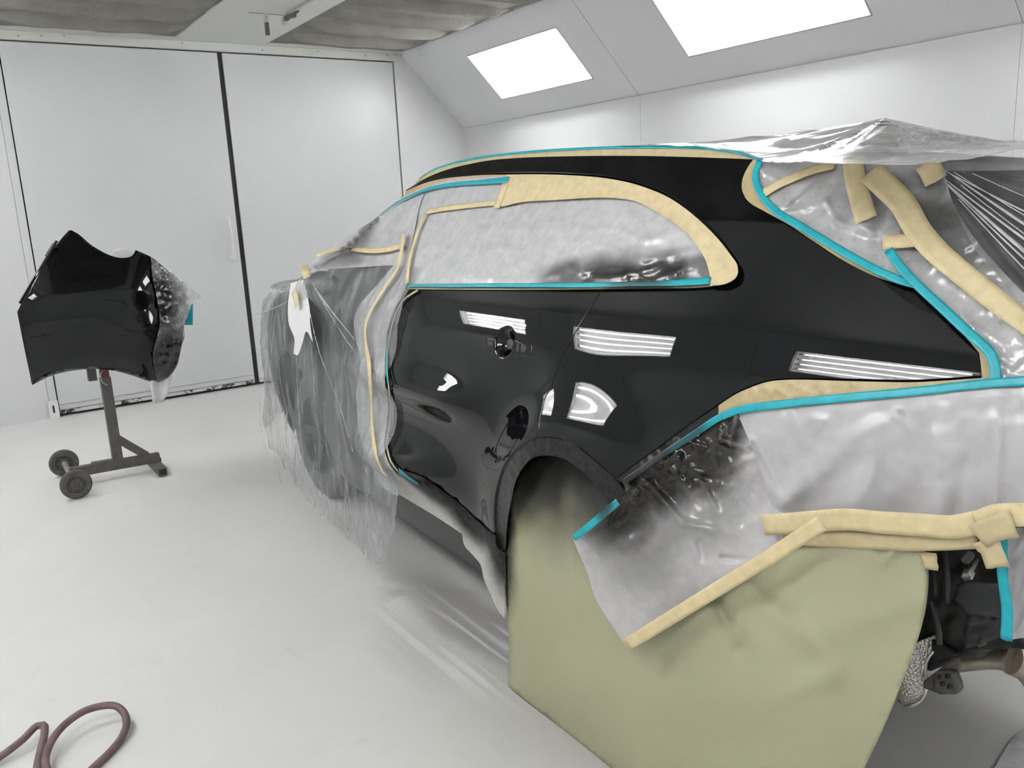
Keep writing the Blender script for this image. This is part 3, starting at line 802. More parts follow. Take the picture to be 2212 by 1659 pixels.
# --- rear side window sheet
wind = poly(9, [(880,621),(1000,621),(1302,620),(1400,619),(1480,618),(1532,615),(1560,612),(1580,600),(1589,585)],
            [(1589,585),(1586,570),(1574,552),(1545,515),(1505,478),(1465,447),(1425,424),(1368,402),(1288,386),(1166,380),(1044,382),(963,389),(925,399)], [(925,399),(908,440),(893,500),(884,560),(880,621)])
cr = creases([(1395,560,1560,527,.012,7),(1330,600,1430,575,.010,5),(1425,600,1530,565,.010,6),(1180,600,1235,578,.008,6),(1350,604,1365,570,.008,6),(1260,590,1285,570,.010,7),(1400,520,1475,500,.012,8),(1330,470,1380,462,.006,8),(1410,480,1430,460,.008,7),(900,612,925,565,.008,9),(1060,603,1075,580,.008,6),(1145,600,1160,578,.008,6),(1000,600,1160,610,.006,6)])
def wfold(px, py, P): return .6*cr(px, py, P)+.0035*ridge(px/70, py/45, 3.)+.002*nz(px/22, py/22, 1.)+.002
tag(sheet('masking_film', wind, .004, 7, M['winfilm'], fold=wfold), 'white plastic film over the rear side window, with black spray dust near its lower edge', 'plastic film')
# --- front window sheet, pulled out over the mirror
fa_, fb_ = hit(835, 455, .012), hit(880, 600, .012)
fsurf = planesurf(fa_, fb_, mir+np.array([-.02, -.03, 0]))
def ffold(px, py, P): return .012*ridge(px/60+py/160, py/120, 5.)-.006+.0025*nz(px/20, py/20)
fwin = poly(9, [(925,400),(881,420),(841,447),(815,468)], [(815,468),(800,480),(760,503),(705,540),(655,578)], [(655,578),(700,581),(760,578),(850,573)], [(850,573),(866,600),(879,618)], [(879,618),(884,560),(895,500),(908,440),(925,400)])
def fs2(px, py):
    a = fsurf(px, py); h = hit(px, py, .012)
    k = ss(655, 900, px)
    if h is None: return a
    # keep in front of the body
    da, dh = np.linalg.norm(a-CAM), np.linalg.norm(h-CAM)
    d = min(da, dh)*(1-k)+dh*k
    return CAM+rayw(px, py)*min(d, dh)
tag(sheet('masking_film', fwin, 0, 7, M['frontwin'], fold=ffold, surf=fs2), 'milky film over the front side window, drawn down to a point over the door mirror', 'plastic film')
# --- pillar strip of film in front of the rear door
pil = poly(8, [(884,575),(878,618),(868,640),(850,672),(838,710),(834,750),(831,790),(832,830),(838,880),(834,925),(830,965),(840,1000),(854,1020)], [(854,1020),(868,1040),(860,1072)],
           [(860,1072),(838,1062),(818,1040),(800,1000),(782,960),(772,900),(770,840),(778,780),(768,730),(765,690),(780,655),(815,615),(850,574)], [(850,574),(884,575)])
def pfold(px, py, P): return .008+.011*ridge(px/16+py/300, py/130, 2.)+.003*nz(px/9, py/18)
tag(sheet('masking_film', pil, .006, 6, M['pillarfilm'], fold=pfold, zmin=.42), 'crumpled whitish strip of film along the front edge of the black rear door', 'plastic film')
# --- big grey sheet over the front of the car
def hem(s):
    return float(np.interp(s, [2.6,2.72,2.85,3.0,3.3,3.8,4.2,4.6,5.0,5.5,6.2], [.40,.30,.13,.07,.10,.12,.16,.24,.3,.3,.3]))+.02*nz(s*4, 3.3)
SMF = SM
def ffilm():
    V = []; F = []; ns, nv = 240, 110; s0, s1 = 2.66, 6.3
    for i in range(ns+1):
        s = s0+(s1-s0)*i/ns; zt_ = min(_zt(s), 1.285); zb_ = hem(s)
        for j in range(nv+1):
            v = j/nv; z = zb_+(zt_-zb_)*v; p, n = SP(s, max(z, .50), 0)
            o = gf(s, v)+.15*math.exp(-((s-SMF)/.16)**2-((z-1.2)/.10)**2)
            p = p+n*o; p[0] = min(p[0], XC); p[2] = z+(0 if z > .3 else 0); V.append(p)
    for i in range(ns):
        for j in range(nv):
            a = i*(nv+1)+j; F.append((a, a+1, a+nv+2, a+nv+1))
    return V, F
def gf(s, v):
    z = v*1.2
    f = .018*ridge(s*4+v*1.6, v*.9, 3.)+.030*nz(s*2.0, v*1.1, 8.)*(1-min(v, 1)*.4)+.006*ridge(s*9-v*2.5, v*1.0, 1.)
    return f+.02+.035*(1-ss(0, .5, v))+(.012 if v > 1 else 0)
mb = MB(); V, F = ffilm(); mb.add(V, F)
V, F = shellgrid(3.62, 6.3, 130, 1, 1.9, 24, 0, False, zb=hem, fold=gf); mb.add(V, F)
import bmesh
ob = mk('masking_film', mb.V, mb.F, M['greyfilm']); bm = bmesh.new(); bm.from_mesh(ob.data); bmesh.ops.remove_doubles(bm, verts=bm.verts, dist=.0008); bm.to_mesh(ob.data); bm.free()
GREY = tag(ob, 'large dusty grey see-through film draped over the front of the car down to the floor', 'plastic film')
# torn paper on the front sheet
tp = sheet('paper_scrap', poly(6, [(628,612),(655,604)],[(655,604),(668,660),(670,700),(676,740)],[(676,740),(662,716),(652,745),(642,768),(634,764)],[(634,764),(636,732),(624,700),(622,660),(628,612)]), .10, 6, M['paperwhite'], fold=lambda x, y, P: .02+.01*nz(x/20, y/30), zmin=.3)
tag(tp, 'torn white paper strip hanging on the grey film below the door mirror', 'paper')
tape([(634,628),(640,650),(640,664)], .035, .13, M['cream'], 'short cream tape at the top of the torn white paper strip', zmin=.3)
# --- sill
sl = poly(7, [(862,1014),(914,1032),(951,1058),(996,1092),(1030,1125),(1052,1145),(1070,1157)], [(1070,1157),(1075,1185),(1091,1194)], [(1091,1194),(1090,1336)], [(1090,1336),(1078,1322),(1060,1285),(1045,1250),(1038,1220),(1022,1200),(1003,1178),(998,1153)], [(998,1153),(940,1115),(895,1088),(852,1062)], [(852,1062),(853,1040),(862,1014)])
def sfold(px, py, P): return .012*ridge((px-py*.5)/26, py/90, 4.)+.004*nz(px/12, py/12)+.004
tag(sheet('masking_film', sl, .006, 5, M['sillfilm'], fold=sfold, zmin=.42), 'film strip hanging below the rear door sill, sprayed black along the top', 'plastic film')
tape([(862,1016),(880,1030),(905,1046)], .022, .014, M['tealspray'], 'short teal tape at the lower front corner of the rear door', zmin=.42)
tape([(846,1040),(851,1052),(856,1064)], .008, .02, M['teal'], 'tiny teal tape end on the pillar film near the door sill', zmin=.42)
# --- wheel arch lip
al = poly(6, [(1072,1185),(1070,1157),(1067.6,1130),(1068,1100),(1070,1070),(1079,1032),(1087,1010),(1098,991),(1112,974),(1128,961),(1143,951),(1159,945),(1180,944.5),(1196,946),(1214,950),(1235,958),(1252,969),(1270,983),(1289,999),(1310,1018),(1334,1040),(1352,1066)],
          [(1352,1066),(1340,1090),(1318,1092),(1300,1066),(1275,1035),(1245,1008),(1215,990),(1180,984),(1150,990),(1130,1010),(1114,1040),(1104,1085),(1096,1130),(1092,1190)], [(1092,1190),(1072,1185)])
def afold(px, py, P): return -.012+.005*ridge(px/16, py/16, 6.)
tag(sheet('masking_tape', al, .001, 5, M['blackfilm'], fold=afold, zmin=.45), 'black oversprayed tape ringing the rear wheel arch', 'tape')
# --- green paper round the wheel
def pcr(px, py): return creases([(1545,1295,1600,1400,-.030,14),(1600,1400,1660,1500,-.016,22),(1630,1268,1720,1350,-.022,16),(1720,1350,1800,1440,.02,24),(1660,1215,1640,1270,.018,12),(1880,1195,1895,1215,.02,9),(1930,1190,1900,1225,.02,9),(1100,1490,1500,1500,.01,60),(1800,1460,1620,1530,.012,26),(1990,1290,1700,1400,.012,34),(1150,1080,1180,1010,.015,12),(1215,1060,1235,1115,.02,10),(1300,1120,1270,1040,.02,12)])(px, py, None)
def psurf(px, py):
    X = 1.276
    for _ in range(3):
        P = at(px, py, 0, X)
        y, z = P[1], P[2]
        u = (y-.72)/1.3
        b_ = .03*math.sin(PI*min(max(u, 0), 1))**.5+.02*nz(y*2.2, z*2.2, 4.)+.006*nz(y*7, z*7, 4.)+.07*ss(.45, .95, z)*-1
        b_ -= .05*ss(.92, .70, y)
        X = 1.30-b_*1.-pcr(px, py)*.9
    return at(px, py, 0, X)
bot = [pj((1.27, y, .004)) for y in (2.0, 1.8, 1.6, 1.4, 1.2, 1.0)]
gp = poly(11, [(1091,1190),(1094,1300),(1099,1400),bot[0]], bot, [bot[-1], (1848,1710),(1868,1659),(1905,1580),(1935,1510),(1962,1440),(1985,1370),(1997,1310),(2000,1255),(1994,1215),(1985,1186)],
          [(1985,1186),(1850,1160),(1700,1140),(1500,1120),(1350,1060)], [(1350,1060),(1300,1010),(1250,984),(1215,974),(1175,978),(1145,992),(1122,1020),(1105,1060),(1096,1120),(1091,1190)])
gpo = sheet('masking_paper', gp, 0, 11, M['paper'], surf=psurf)
bm = bmesh.new(); bm.from_mesh(gpo.data); be = [e for e in bm.edges if e.is_boundary]
r = bmesh.ops.extrude_edge_only(bm, edges=be); nv = [v for v in r['geom'] if isinstance(v, bmesh.types.BMVert)]
for v in nv: v.co.x += .03; v.co.y += .012*(1 if v.co.y < 1.35 else -1)
r2 = bmesh.ops.extrude_edge_only(bm, edges=[e for e in r['geom'] if isinstance(e, bmesh.types.BMEdge)])
for v in r2['geom']:
    if isinstance(v, bmesh.types.BMVert): v.co.x += .24; v.co.y += (.19 if v.co.y < 1.35 else -.02)
bm.to_mesh(gpo.data); bm.free()
for p_ in gpo.data.polygons: p_.use_smooth = True
tag(gpo, 'green masking paper wrapped round the rear wheel down to the floor', 'paper')
# --- rear skirt films
tealA = [(1350,1042),(1372,1024),(1420,990),(1500,935),(1552,900),(1585,885)]
tealB = [(1585,885),(1619,879),(1697,870),(1815,858),(1972,843),(2128,826),(2212,820),(2320,812)]
skA = poly(8, tealA, [(1585,885),(1640,930),(1665,975),(1680,1030),(1690,1080),(1695,1120)], [(1695,1120),(1720,1130),(1785,1128)], [(1785,1128),(1640,1220),(1500,1308),(1352,1396)],
           [(1352,1396),(1332,1366),(1305,1325),(1285,1290),(1270,1240),(1255,1205),(1239,1168)], [(1239,1168),(1290,1125),(1330,1090),(1345,1068),(1350,1042)])
cA = creases([(1400,1045,1475,1130,.030,9),(1475,1130,1560,1150,.012,12),(1590,900,1575,960,.03,8),(1560,930,1540,990,.015,8),(1430,1000,1470,985,.018,6),(1470,985,1450,1030,.016,6),(1500,960,1520,965,.02,6),(1500,1040,1590,1050,.012,5),(1520,1050,1550,1110,.012,6),(1450,1010,1480,1045,.012,6),(1510,1170,1520,1210,-.012,6),(1560,1205,1610,1210,-.012,6),(1360,1050,1400,1075,.02,7),(1370,1080,1385,1040,.02,6),(1640,985,1560,1010,.012,9),(1350,1180,1420,1130,.01,14),(1560,950,1620,970,.018,8)])
def foldA(px, py, P):
    k = ss(1400, 1200, py); q = math.exp(-((px-1450)/170)**2-((py-1000)/90)**2)
    return cA(px, py, P)+.010*nz(px/90, py/110, 2.)+.011*q*ridge(px/34, py/34, 5.)+.006*q*ridge(px/15+3, py/15, 5.)+.003*nz(px/25, py/30, 1.)+.010+.085*ss(1030, 1270, py)+.05*ss(1690, 1770, px)
tag(sheet('masking_film', skA, .008, 6, M['skirtfilm'], fold=foldA, zmin=.92), 'film with a diagonal lower edge under the rear quarter, sprayed black at upper left', 'plastic film')
skB = poly(9, tealB, [(2320,812),(2320,1140)], [(2320,1140),(2190,1136),(2050,1130),(1900,1132),(1750,1132),(1672,1128)], [(1672,1128),(1664,1080),(1648,1030),(1628,975),(1600,910)], [(1600,910),(1585,885)])
cB = creases([(1618,960,1690,1090,.022,10),(1700,1080,1860,930,.018,26),(1700,900,1740,960,.01,12),(1850,1080,1900,930,.012,30),(2030,1110,2020,950,.014,22),(2070,1110,2085,1000,-.012,14),(1960,1110,1990,960,-.008,24),(2150,1130,2160,900,.010,10),(1850,1000,1830,1110,-.01,28),(1760,905,1800,915,.008,12),(1940,900,1960,925,.008,12)])
def foldB(px, py, P): return cB(px, py, P)+.012*ss(900, 1120, py)*nz(px/50, py/240, 2.)+.0025*nz(px/30, py/30, 6.)+.024
tag(sheet('masking_film', skB, .010, 8, M['skirtwhite'], fold=foldB, zmin=.92), 'smooth whitish film hanging below the long teal tape at the rear of the car', 'plastic film')
skC = poly(9, [(2166,1140),(2320,1140)], [(2320,1140),(2330,1260),(2330,1385)], [(2330,1385),(2212,1378),(2174,1384)], [(2174,1384),(2180,1330),(2170,1280),(2162,1230),(2166,1140)])
tag(sheet('masking_film', skC, .004, 9, M['skirtwhite'], fold=lambda x, y, P: .015*nz(x/60, y/60)+.02*ridge((x+y*.4)/50, y/120, 2.), zmin=.92), 'pale film below the taped bumper edge at the right edge of the picture', 'plastic film')
# --- tailgate film
tw = poly(9, [(1636,347),(1627,378),(1639,420),(1672,456),(1737,495),(1815,543),(1893,586),(1964,614),(1982,620)], [(1982,620),(2031,665),(2089,720),(2136,762),(2148,791),(2150,826)], [(2150,826),(2320,816)],
          [(2320,816),(2320,730)], [(2320,730),(2240,660),(2170,590),(2110,520),(2060,440),(2035,352)], [(2035,352),(1900,345),(1636,347)])
cT = creases([(1680,455,1760,385,.010,5),(1690,465,1800,432,.009,4),(1700,440,1750,400,.008,4),(1785,435,1812,480,.012,5),(1810,480,1900,505,.014,10),(1845,470,1880,500,.014,8),(1895,430,1900,560,-.018,14),(1640,365,1690,390,.014,8),(2130,745,2185,790,.010,4),(2075,680,2150,760,.008,4),(2100,700,2180,750,.008,3),(2120,610,2212,660,.016,8),(2140,630,2230,690,-.012,8),(2020,380,2030,470,-.02,20),(1740,540,1800,560,.008,6),(1930,430,1990,480,.01,16)])
def foldT(px, py, P): return .8*cT(px, py, P)+.006*nz(px/80, py/80, 7.)+.003*ridge(px/40+py/60, py/60, 2.)+.0015*nz(px/20, py/20, 7.)+.006
tag(sheet('masking_film', tw, .006, 7, M['tailfilm'], fold=foldT), 'cloudy film over the tailgate window, tail lamp and their dark glass, crossed by cream tapes', 'plastic film')
cl = poly(9, [(2035,352),(2320,330)], [(2320,330),(2330,760)], [(2330,760),(2240,700),(2150,600),(2085,500),(2030,352)])
def foldC(px, py, P):
    # taut pleats fanning out from the tape stub
    a = math.atan2(py-340, px-1990); d = math.hypot(px-1990, py-340)
    return .07+.016*ridge(a*11, 0, 1.)*ss(30, 140, d)+.007*ridge(a*26, .3, 1.)
CLEAR = tag(sheet('masking_film', cl, .0, 5, M['clearfilm'], fold=foldC), 'glossy pleated clear film fanning out over the dark rear glass at the right edge', 'plastic film')
PL = filmmat('pleat_film', (.62,.62,.63), .62, None, rough=.12, bmp=.03, bscale=5, dens=.5, spec=1.)
for k, (x0, y0, x1, y1, w_) in enumerate([(2031,364,2330,512,.003),(2042,368,2330,560,.0045),(2035,383,2330,600,.004),(2040,392,2330,640,.006),(2046,400,2330,668,.003),(2060,372,2330,532,.002),(2075,400,2330,590,.002),(2070,430,2330,700,.0025),(2100,375,2330,470,.0015)]):
    tape([(x0, y0), ((x0+x1)/2, (y0+y1)/2+3), (x1, y1)], [.0015, w_, w_*1.4], .085, PL, 'pleat', parent=CLEAR, name='film_pleat', torn=False)
for k, (pts, w_) in enumerate([([(662,590),(700,650),(767,735)], .006), ([(668,600),(720,690),(772,770)], .004), ([(655,610),(690,760),(735,880),(762,975)], .007), ([(640,770),(645,880),(655,995)], .006), ([(600,640),(590,720),(580,850)], .005), ([(556,680),(600,662),(640,640)], .007), ([(560,735),(575,790),(572,860)], .004), ([(620,860),(618,940),(628,1040)], .006), ([(585,900),(592,980),(610,1050)], .005), ([(700,870),(705,960),(725,1060)], .005), ([(680,960),(690,1040),(720,1100)], .006), ([(735,1000),(752,1060),(760,1130)], .005), ([(667,690),(676,800),(680,870)], .003), ([(790,1010),(800,1080),(815,1150)], .005), ([(560,860),(565,930),(580,990)], .004)]):
    tape(pts, [.0012, w_, w_*.8, .0012], .105, PL, 'pleat', parent=GREY, name='film_crease', torn=False, zmin=.5, crinkle=.002)
# --- cream edge strips
strip = poly(8, TOP, [(1627,344.5),(1640,345)], [(1640,345),(1600,331),(1560,325),(1500,320),(1400,319),(1300,321),(1200,325),(1120,331),(1060,338),(1000,349),(960,361),(925,374),(897,393)], [(897,393),(900,396)]) if False else poly(8, TOP[3:], [(1627,344.5),(1640,345)], [(1640,345),(1600,331),(1560,325),(1500,320),(1400,319),(1300,321),(1200,325),(1120,331),(1060,338),(1000,349),(960,361),(925,374),(897,393)], [(897,393),(900,396)])
tag(sheet('masking_tape', strip, .003, 7, M['creamdark']), 'long cream tape along the roof rail above the black panel', 'tape')
tape([(905,386),(930,370),(965,357),(1000,347.5),(1060,337),(1120,330),(1200,324),(1300,319.5),(1400,317.5),(1500,318.5),(1560,324),(1600,331),(1650,348)], .008, .006, M['teal'], 'thin teal tape line running along the roof edge above the cream tape')
e2 = poly(7, REAR1, REAR2, REAR3, [(2121,816),(2146,816)], [(2146,816),(2140,775),(2120,745),(2085,715),(2031,664),(1980,620)], [(1980,620),(1955,614),(1893,590),(1815,547),(1737,500),(1672,460),(1636,422),(1624,380),(1640,345)], [(1640,345),(1627,344.5)])
tag(sheet('masking_tape', e2, .003, 6, M['cream2']), 'pale edge tape following the rear edge of the black quarter panel', 'tape')
e3 = poly(7, [(2146,816),(2121,816.5),(2050,821.5),(1972,825.5),(1890,824.5),(1815,822.5),(1755,820.5),(1698,820.5),(1658,825),(1619,838),(1585,854),(1552,876)], [(1552,876),(1552,898)], [(1552,898),(1585,884),(1619,878),(1697,869),(1815,857),(1972,842),(2146,824)], [(2146,824),(2146,816)])
tag(sheet('masking_tape', e3, .003, 6, M['cream2'], fold=lambda x, y, P: .003*ridge(x/25, y/40)), 'crinkled tan edge tape between the black panel and the long teal tape', 'tape')
b3 = poly(7, [(1552,876),(1495,915),(1420,970),(1360,1013),(1330,1036)], [(1330,1036),(1350,1046)], [(1350,1046),(1372,1030),(1420,996),(1500,940),(1552,903)], [(1552,903),(1552,876)])
tag(sheet('masking_tape', b3, .003, 6, M['blackfilm'], fold=lambda x, y, P: .004*ridge(x/20, y/20)), 'black sprayed tape along the slanting lower edge of the quarter panel', 'tape')
e4 = poly(7, [(1532,617.5),(1560,615),(1573,611),(1588,602),(1594,590),(1592,571),(1580,553),(1552,517),(1511,476),(1470,443),(1430,419.5),(1370,397.5),(1330,388.5),(1288,382.5),(1230,378.5),(1166,376.5),(1097,377)],
          [(1097,377),(1082,447)], [(1082,447),(1125,437),(1200,432),(1288,427),(1330,428),(1370,434),(1410,453),(1451,478),(1487,507),(1522,558),(1534,600),(1534,617.5)], [(1534,617.5),(1532,617.5)])
tag(sheet('masking_tape', e4, .020, 7, M['cream'], fold=lambda x, y, P: .004*ridge(x/30, y/30, 3.)+.002*nz(x/60, y/60)), 'wide curved cream tape band round the top and rear of the side window', 'tape')
e5 = poly(6, [(1097,377),(1044,378),(1000,381),(963,385),(922,394),(881,411),(841,438),(822,458)], [(822,458),(828,458)], [(828,458),(845,446),(881,423),(930,403),(983,395),(1044,390),(1097,386)], [(1097,386),(1097,377)])
tag(sheet('masking_tape', e5, .004, 6, M['cream2']), 'thin cream tape under the black roof rail above the front window', 'tape')
tape([(822,463),(850,443),(881,426),(930,407),(983,398),(1044,393),(1098,388)], [.008,.012,.014,.016,.022], .022, M['teal'], 'curved teal tape along the top of the front side window')
tape([(878,616.5),(960,616.5),(1060,616),(1160,616),(1250,616),(1302,615),(1400,613),(1480,610),(1535,606)], [.010,.012,.013,.014,.018], .022, M['tealspray'], 'straight teal tape along the bottom of the side window film')
tape([(880,623),(1000,624),(1150,624),(1300,622.5),(1400,621),(1500,619.5),(1540,616)], .006, .006, M['creamspray'], 'thin pale tape line between the teal window tape and the black door')
tape([(903,627),(880,641),(862,662),(846,706),(839,747),(836.5,780),(837,808),(841,845),(844,880),(842,915),(837,945),(836.5,968),(845,998),(860,1018)], .009, .012, M['creamdark'], 'thin cream tape tracing the front edge of the rear door')
tape([(839,722),(836.5,760),(836,795),(838,830)], .009, .02, M['teal'], 'short upright teal tape on the front edge of the rear door')
C_ = M['cream']
tape([(919,459),(950,452),(981,448),(1030,442),(1078,437)], .020, .018, C_, 'level cream tape across the upper front part of the side window')
tape([(1094,392),(1085,415),(1080,430),(1072,450)], .040, .02, C_, 'short upright cream tape where the teal tape ends above the window')
tape([(919,461),(900,507),(884,567),(880,612)], .020, .02, C_, 'steep cream tape joining the two window films at the pillar')
tape([(872,505),(867,545),(858,580),(824,632),(791,697),(790,740),(797,784),(802,865),(805,936),(818,1001),(845,1044)], [.026,.024,.022,.022,.02,.02], .034, C_, 'long winding cream tape down the film in front of the rear door', zmin=.42)
tape([(685,553),(715,541),(760,538),(791,541),(830,540),(870,530)], .026, .0, C_, 'nearly level cream tape across the front window film', surf=lambda x, y: CAM+(fs2(x, y)-CAM)*.988)
tape([(657,576),(661,588),(664,600)], .030, 0, C_, 'small cream tape tab at the tip of the film over the mirror', surf=lambda x, y: CAM+(fsurf(x, y)-CAM)*.985)
# --- teal tapes at the rear
TL = M['teal']
tape([(1642,346),(1631,379),(1643,418),(1674,454),(1737,493),(1815,540),(1893,583),(1950,607),(1985,616)], .0165, .020, TL, 'teal tape curving round the rear side glass edge')
tape([(1919,540),(1944,575),(1980,614),(2031,661),(2089,716),(2136,759),(2149,791),(2149,834)], .0175, .036, TL, 'teal tape slanting down the rear edge of the quarter panel')
tape([(1560,899),(1590,887),(1619,881),(1697,872),(1815,860),(1972,846),(2128,829),(2212,823),(2320,815)], .0165, .042, TL, 'long teal tape along the bumper line under the black panel')
tape([(1345,1043),(1372,1024),(1420,990),(1500,937),(1552,903),(1580,891)], .015, .030, M['tealspray'], 'teal tape turned almost black by spray below the slanting panel edge')
tape([(1240,1162),(1265,1143),(1295,1118),(1335,1084)], .017, .06, M['tealspray'], 'short blue-green tape end over the green paper at the wheel arch', zmin=.92)
tape([(2168,1160),(2166,1240),(2176,1320),(2174,1382)], [.012,.018,.019,.020], .04, TL, 'upright teal tape beside the dark bumper bracket', zmin=.92)
# --- cream tapes over the tailgate
tape([(1651,417),(1680,399),(1720,381),(1760,366),(1800,355)], .023, .024, C_, 'cream tape rising to the right just inside the curved teal tape')
tape([(1842,330),(1846,380),(1858,430),(1872,475)], .042, .026, C_, 'broad upright cream tape hanging down from under the roof film')
tape([(1880,372),(1915,405),(1950,440),(1985,500),(2030,550),(2080,592),(2140,640),(2212,694),(2320,770)], [.05,.048,.044,.04,.036,.034], .03, C_, 'long cream tape slanting down to the right across the tailgate film')
tape([(1908,524),(1960,520),(2022,514)], .030, .028, C_, 'short level cream tape above the end of the slanting teal tape')
tape([(2000,352),(2012,370),(2022,392)], .042, .045, C_, 'small cream tape stub beside the pleated clear film')
# --- cream tapes on the skirt
zs = .92
tape([(1648,1134),(1700,1131),(1760,1126),(1830,1122),(1900,1128),(1990,1134),(2060,1138),(2120,1128)], .043, .085, C_, 'upper cream tape along the lower hem of the rear film', zmin=zs)
tape([(1690,1158),(1780,1165),(1860,1168),(1950,1172),(2040,1170),(2110,1166)], .032, .075, M['creamdark'], 'lower cream tape along the hem above the green paper', zmin=zs)
tape([(1352,1394),(1500,1303),(1640,1217),(1776,1130)], .030, .135, C_, 'straight diagonal cream tape over the green paper', zmin=zs, step=16)
tape([(2112,1130),(2150,1115),(2210,1112),(2320,1112)], .040, .089, C_, 'cream tape running off the right edge of the picture at the hem', zmin=zs)
tape([(2112,1160),(2150,1140),(2192,1132)], .045, .093, M['creamdark'], 'overlapping cream tape at the corner of the hem', zmin=zs)
tape([(1957,1207),(1990,1210),(2025,1214)], .033, .06, M['creamdark'], 'loose cream tape end holding the top right of the green paper', zmin=zs)
tape([(2125,1165),(2142,1190),(2156,1226)], .040, .091, M['creamdark'], 'cream tape hanging down in front of the dark bumper recess', zmin=zs)

# --- tent of film over the roof, held up by the aerial
base = []
for p in [(1330,319),(1400,317),(1460,318),(1520,321),(1580,330),(1636,346)]:
    base.append(hit(p[0], p[1], .016))
for p, y in [((1740,352), .98), ((1850,356), .86), ((1980,357), .80), ((2130,343), .79), ((2212,326), .80), ((2330,312), .82)]:
    base.append(at(p[0], p[1], 1, y))
base = catmull(base, .03); APX = np.array([2.205, fa[1]-.02, fa[2]+.012])
nb = len(base)
V = []; F = []; NV = 34
for i, B in enumerate(base):
    for j in range(NV+1):
        t = j/NV; p = B*(1-t)+APX*t
        sag = -.020*math.sin(PI*t)
        u = i/(nb-1)*34
        pl = .012*ridge(u*.55, t*1.4, 2.)*math.sin(PI*min(t*1.15+.03, 1))+.005*ridge(u*1.7, t*.5, 9.)*(1-t)
        p = p+np.array([0, 0, sag+pl]); V.append(p)
# far half: mirrored fan down to the other roof edge
for i in range(nb-1):
    for j in range(NV):
        a = i*(NV+1)+j; F.append((a, a+1, a+NV+2, a+NV+1))
k0 = len(V); far = [np.array([XC*2-base[0][0], 2.6, 1.60]), np.array([2.93, 1.9, 1.61]), np.array([2.95, 1.3, 1.58]), np.array([2.9, .95, 1.56]), base[-1]]
far = [base[0]]+far; far = catmull(far, .08); nf = len(far)
for B in far:
    for j in range(NV+1):
        t = j/NV; p = B*(1-t)+APX*t; V.append(p+np.array([0, 0, -.03*math.sin(PI*t)]))
for i in range(nf-1):
    for j in range(NV):
        a = k0+i*(NV+1)+j; F.append((a, a+1, a+NV+2, a+NV+1))
ob = mk('masking_film', V, F, M['tentfilm'])
tag(ob, 'clear shiny film stretched over the car roof, peaked on the roof aerial', 'plastic film')
# printed ring mark near the peak, lying on the film
def tentpt(px, py):
    # plane through the front fan near the peak
    return planesurf(APX, base[int(nb*.62)], base[int(nb*.80)])(px, py)
ring = MB(); pts = []
for k in range(25):
    a = 2*PI*k/24; pts.append(tentpt(1906+20*math.cos(a), 266.5+4.2*math.sin(a))-rayw(1906, 266)*.012)
ring.tube(pts, .0016, 6, cap=False); ring.tube([tentpt(1893,263)-rayw(1900,266)*.012, tentpt(1900,269)-rayw(1900,266)*.012, tentpt(1912,269)-rayw(1900,266)*.012], .0014, 6)
ring.build('printed_mark', M['ink'], ob)

# --- under the rear
D = M['plasticblack']
TC = M['gap']
def plate(name, pts, X, th, mat, parent, res=9, fold=None, step=8):
    def s_(px, py):
        P = at(px, py, 0, X)
        return P+np.array([1, 0, 0])*(fold(px, py) if fold else 0)
    q = sheet(name, poly(step, *[[pts[i], pts[(i+1) % len(pts)]] for i in range(len(pts))]), 0, res, mat, parent, surf=s_)
    s2 = q.modifiers.new('t', 'SOLIDIFY'); s2.thickness = th; s2.offset = -1; return q
plate('inner_frame', [(1960,1120),(2210,1120),(2200,1400),(2110,1405),(2055,1415),(2010,1450),(1986,1442),(1975,1400),(1975,1300)], 1.62, .06, M['gap'], car, fold=lambda x, y: .01*nz(x/30, y/30))
plate('inner_frame_lower', [(1880,1420),(2012,1380),(2064,1418),(1990,1456),(1880,1500)], 1.60, .03, D, car)
plate('bumper_bracket', [(2068,1263),(2090,1256),(2156,1262),(2168,1334),(2168,1378),(2065,1414),(2068,1392),(2071,1371),(2075,1345),(2086,1334),(2083,1322),(2062,1297)], 1.47, .012, D, car, fold=lambda x, y: .02*ss(1330, 1336, y+(x-2086)*-.04)+.008*ridge(x/40, y/14, 3.)*(y > 1336))
mb = MB(); pc = at(2091, 1242, 0, 1.5); mb.lathe(pc, (-1, -.3, 0), [(0,.012),(.008,.012),(.011,.008),(.011,-.008),(.006,-.01),(.005,-.08)], 6); mb.build('bolt', M['zinc'], car, auto=.5)
mb = MB(); mb.tube([at(2084,1212,0,1.52), at(2098,1196,0,1.52)], .008, 8); mb.build('bolt', M['steel'], car, auto=.5)
for x0, y0, x1, y1 in ((2040,1190,2046,1300),(2012,1300,2030,1390),(2016,1230,2020,1290)):
    MB().tube(catmull([at(x0,y0,0,1.56), at((x0+x1)/2+3,(y0+y1)/2,0,1.55), at(x1,y1,0,1.57)], .02), .006, 8).build('brake_hose', D, car, auto=.6)
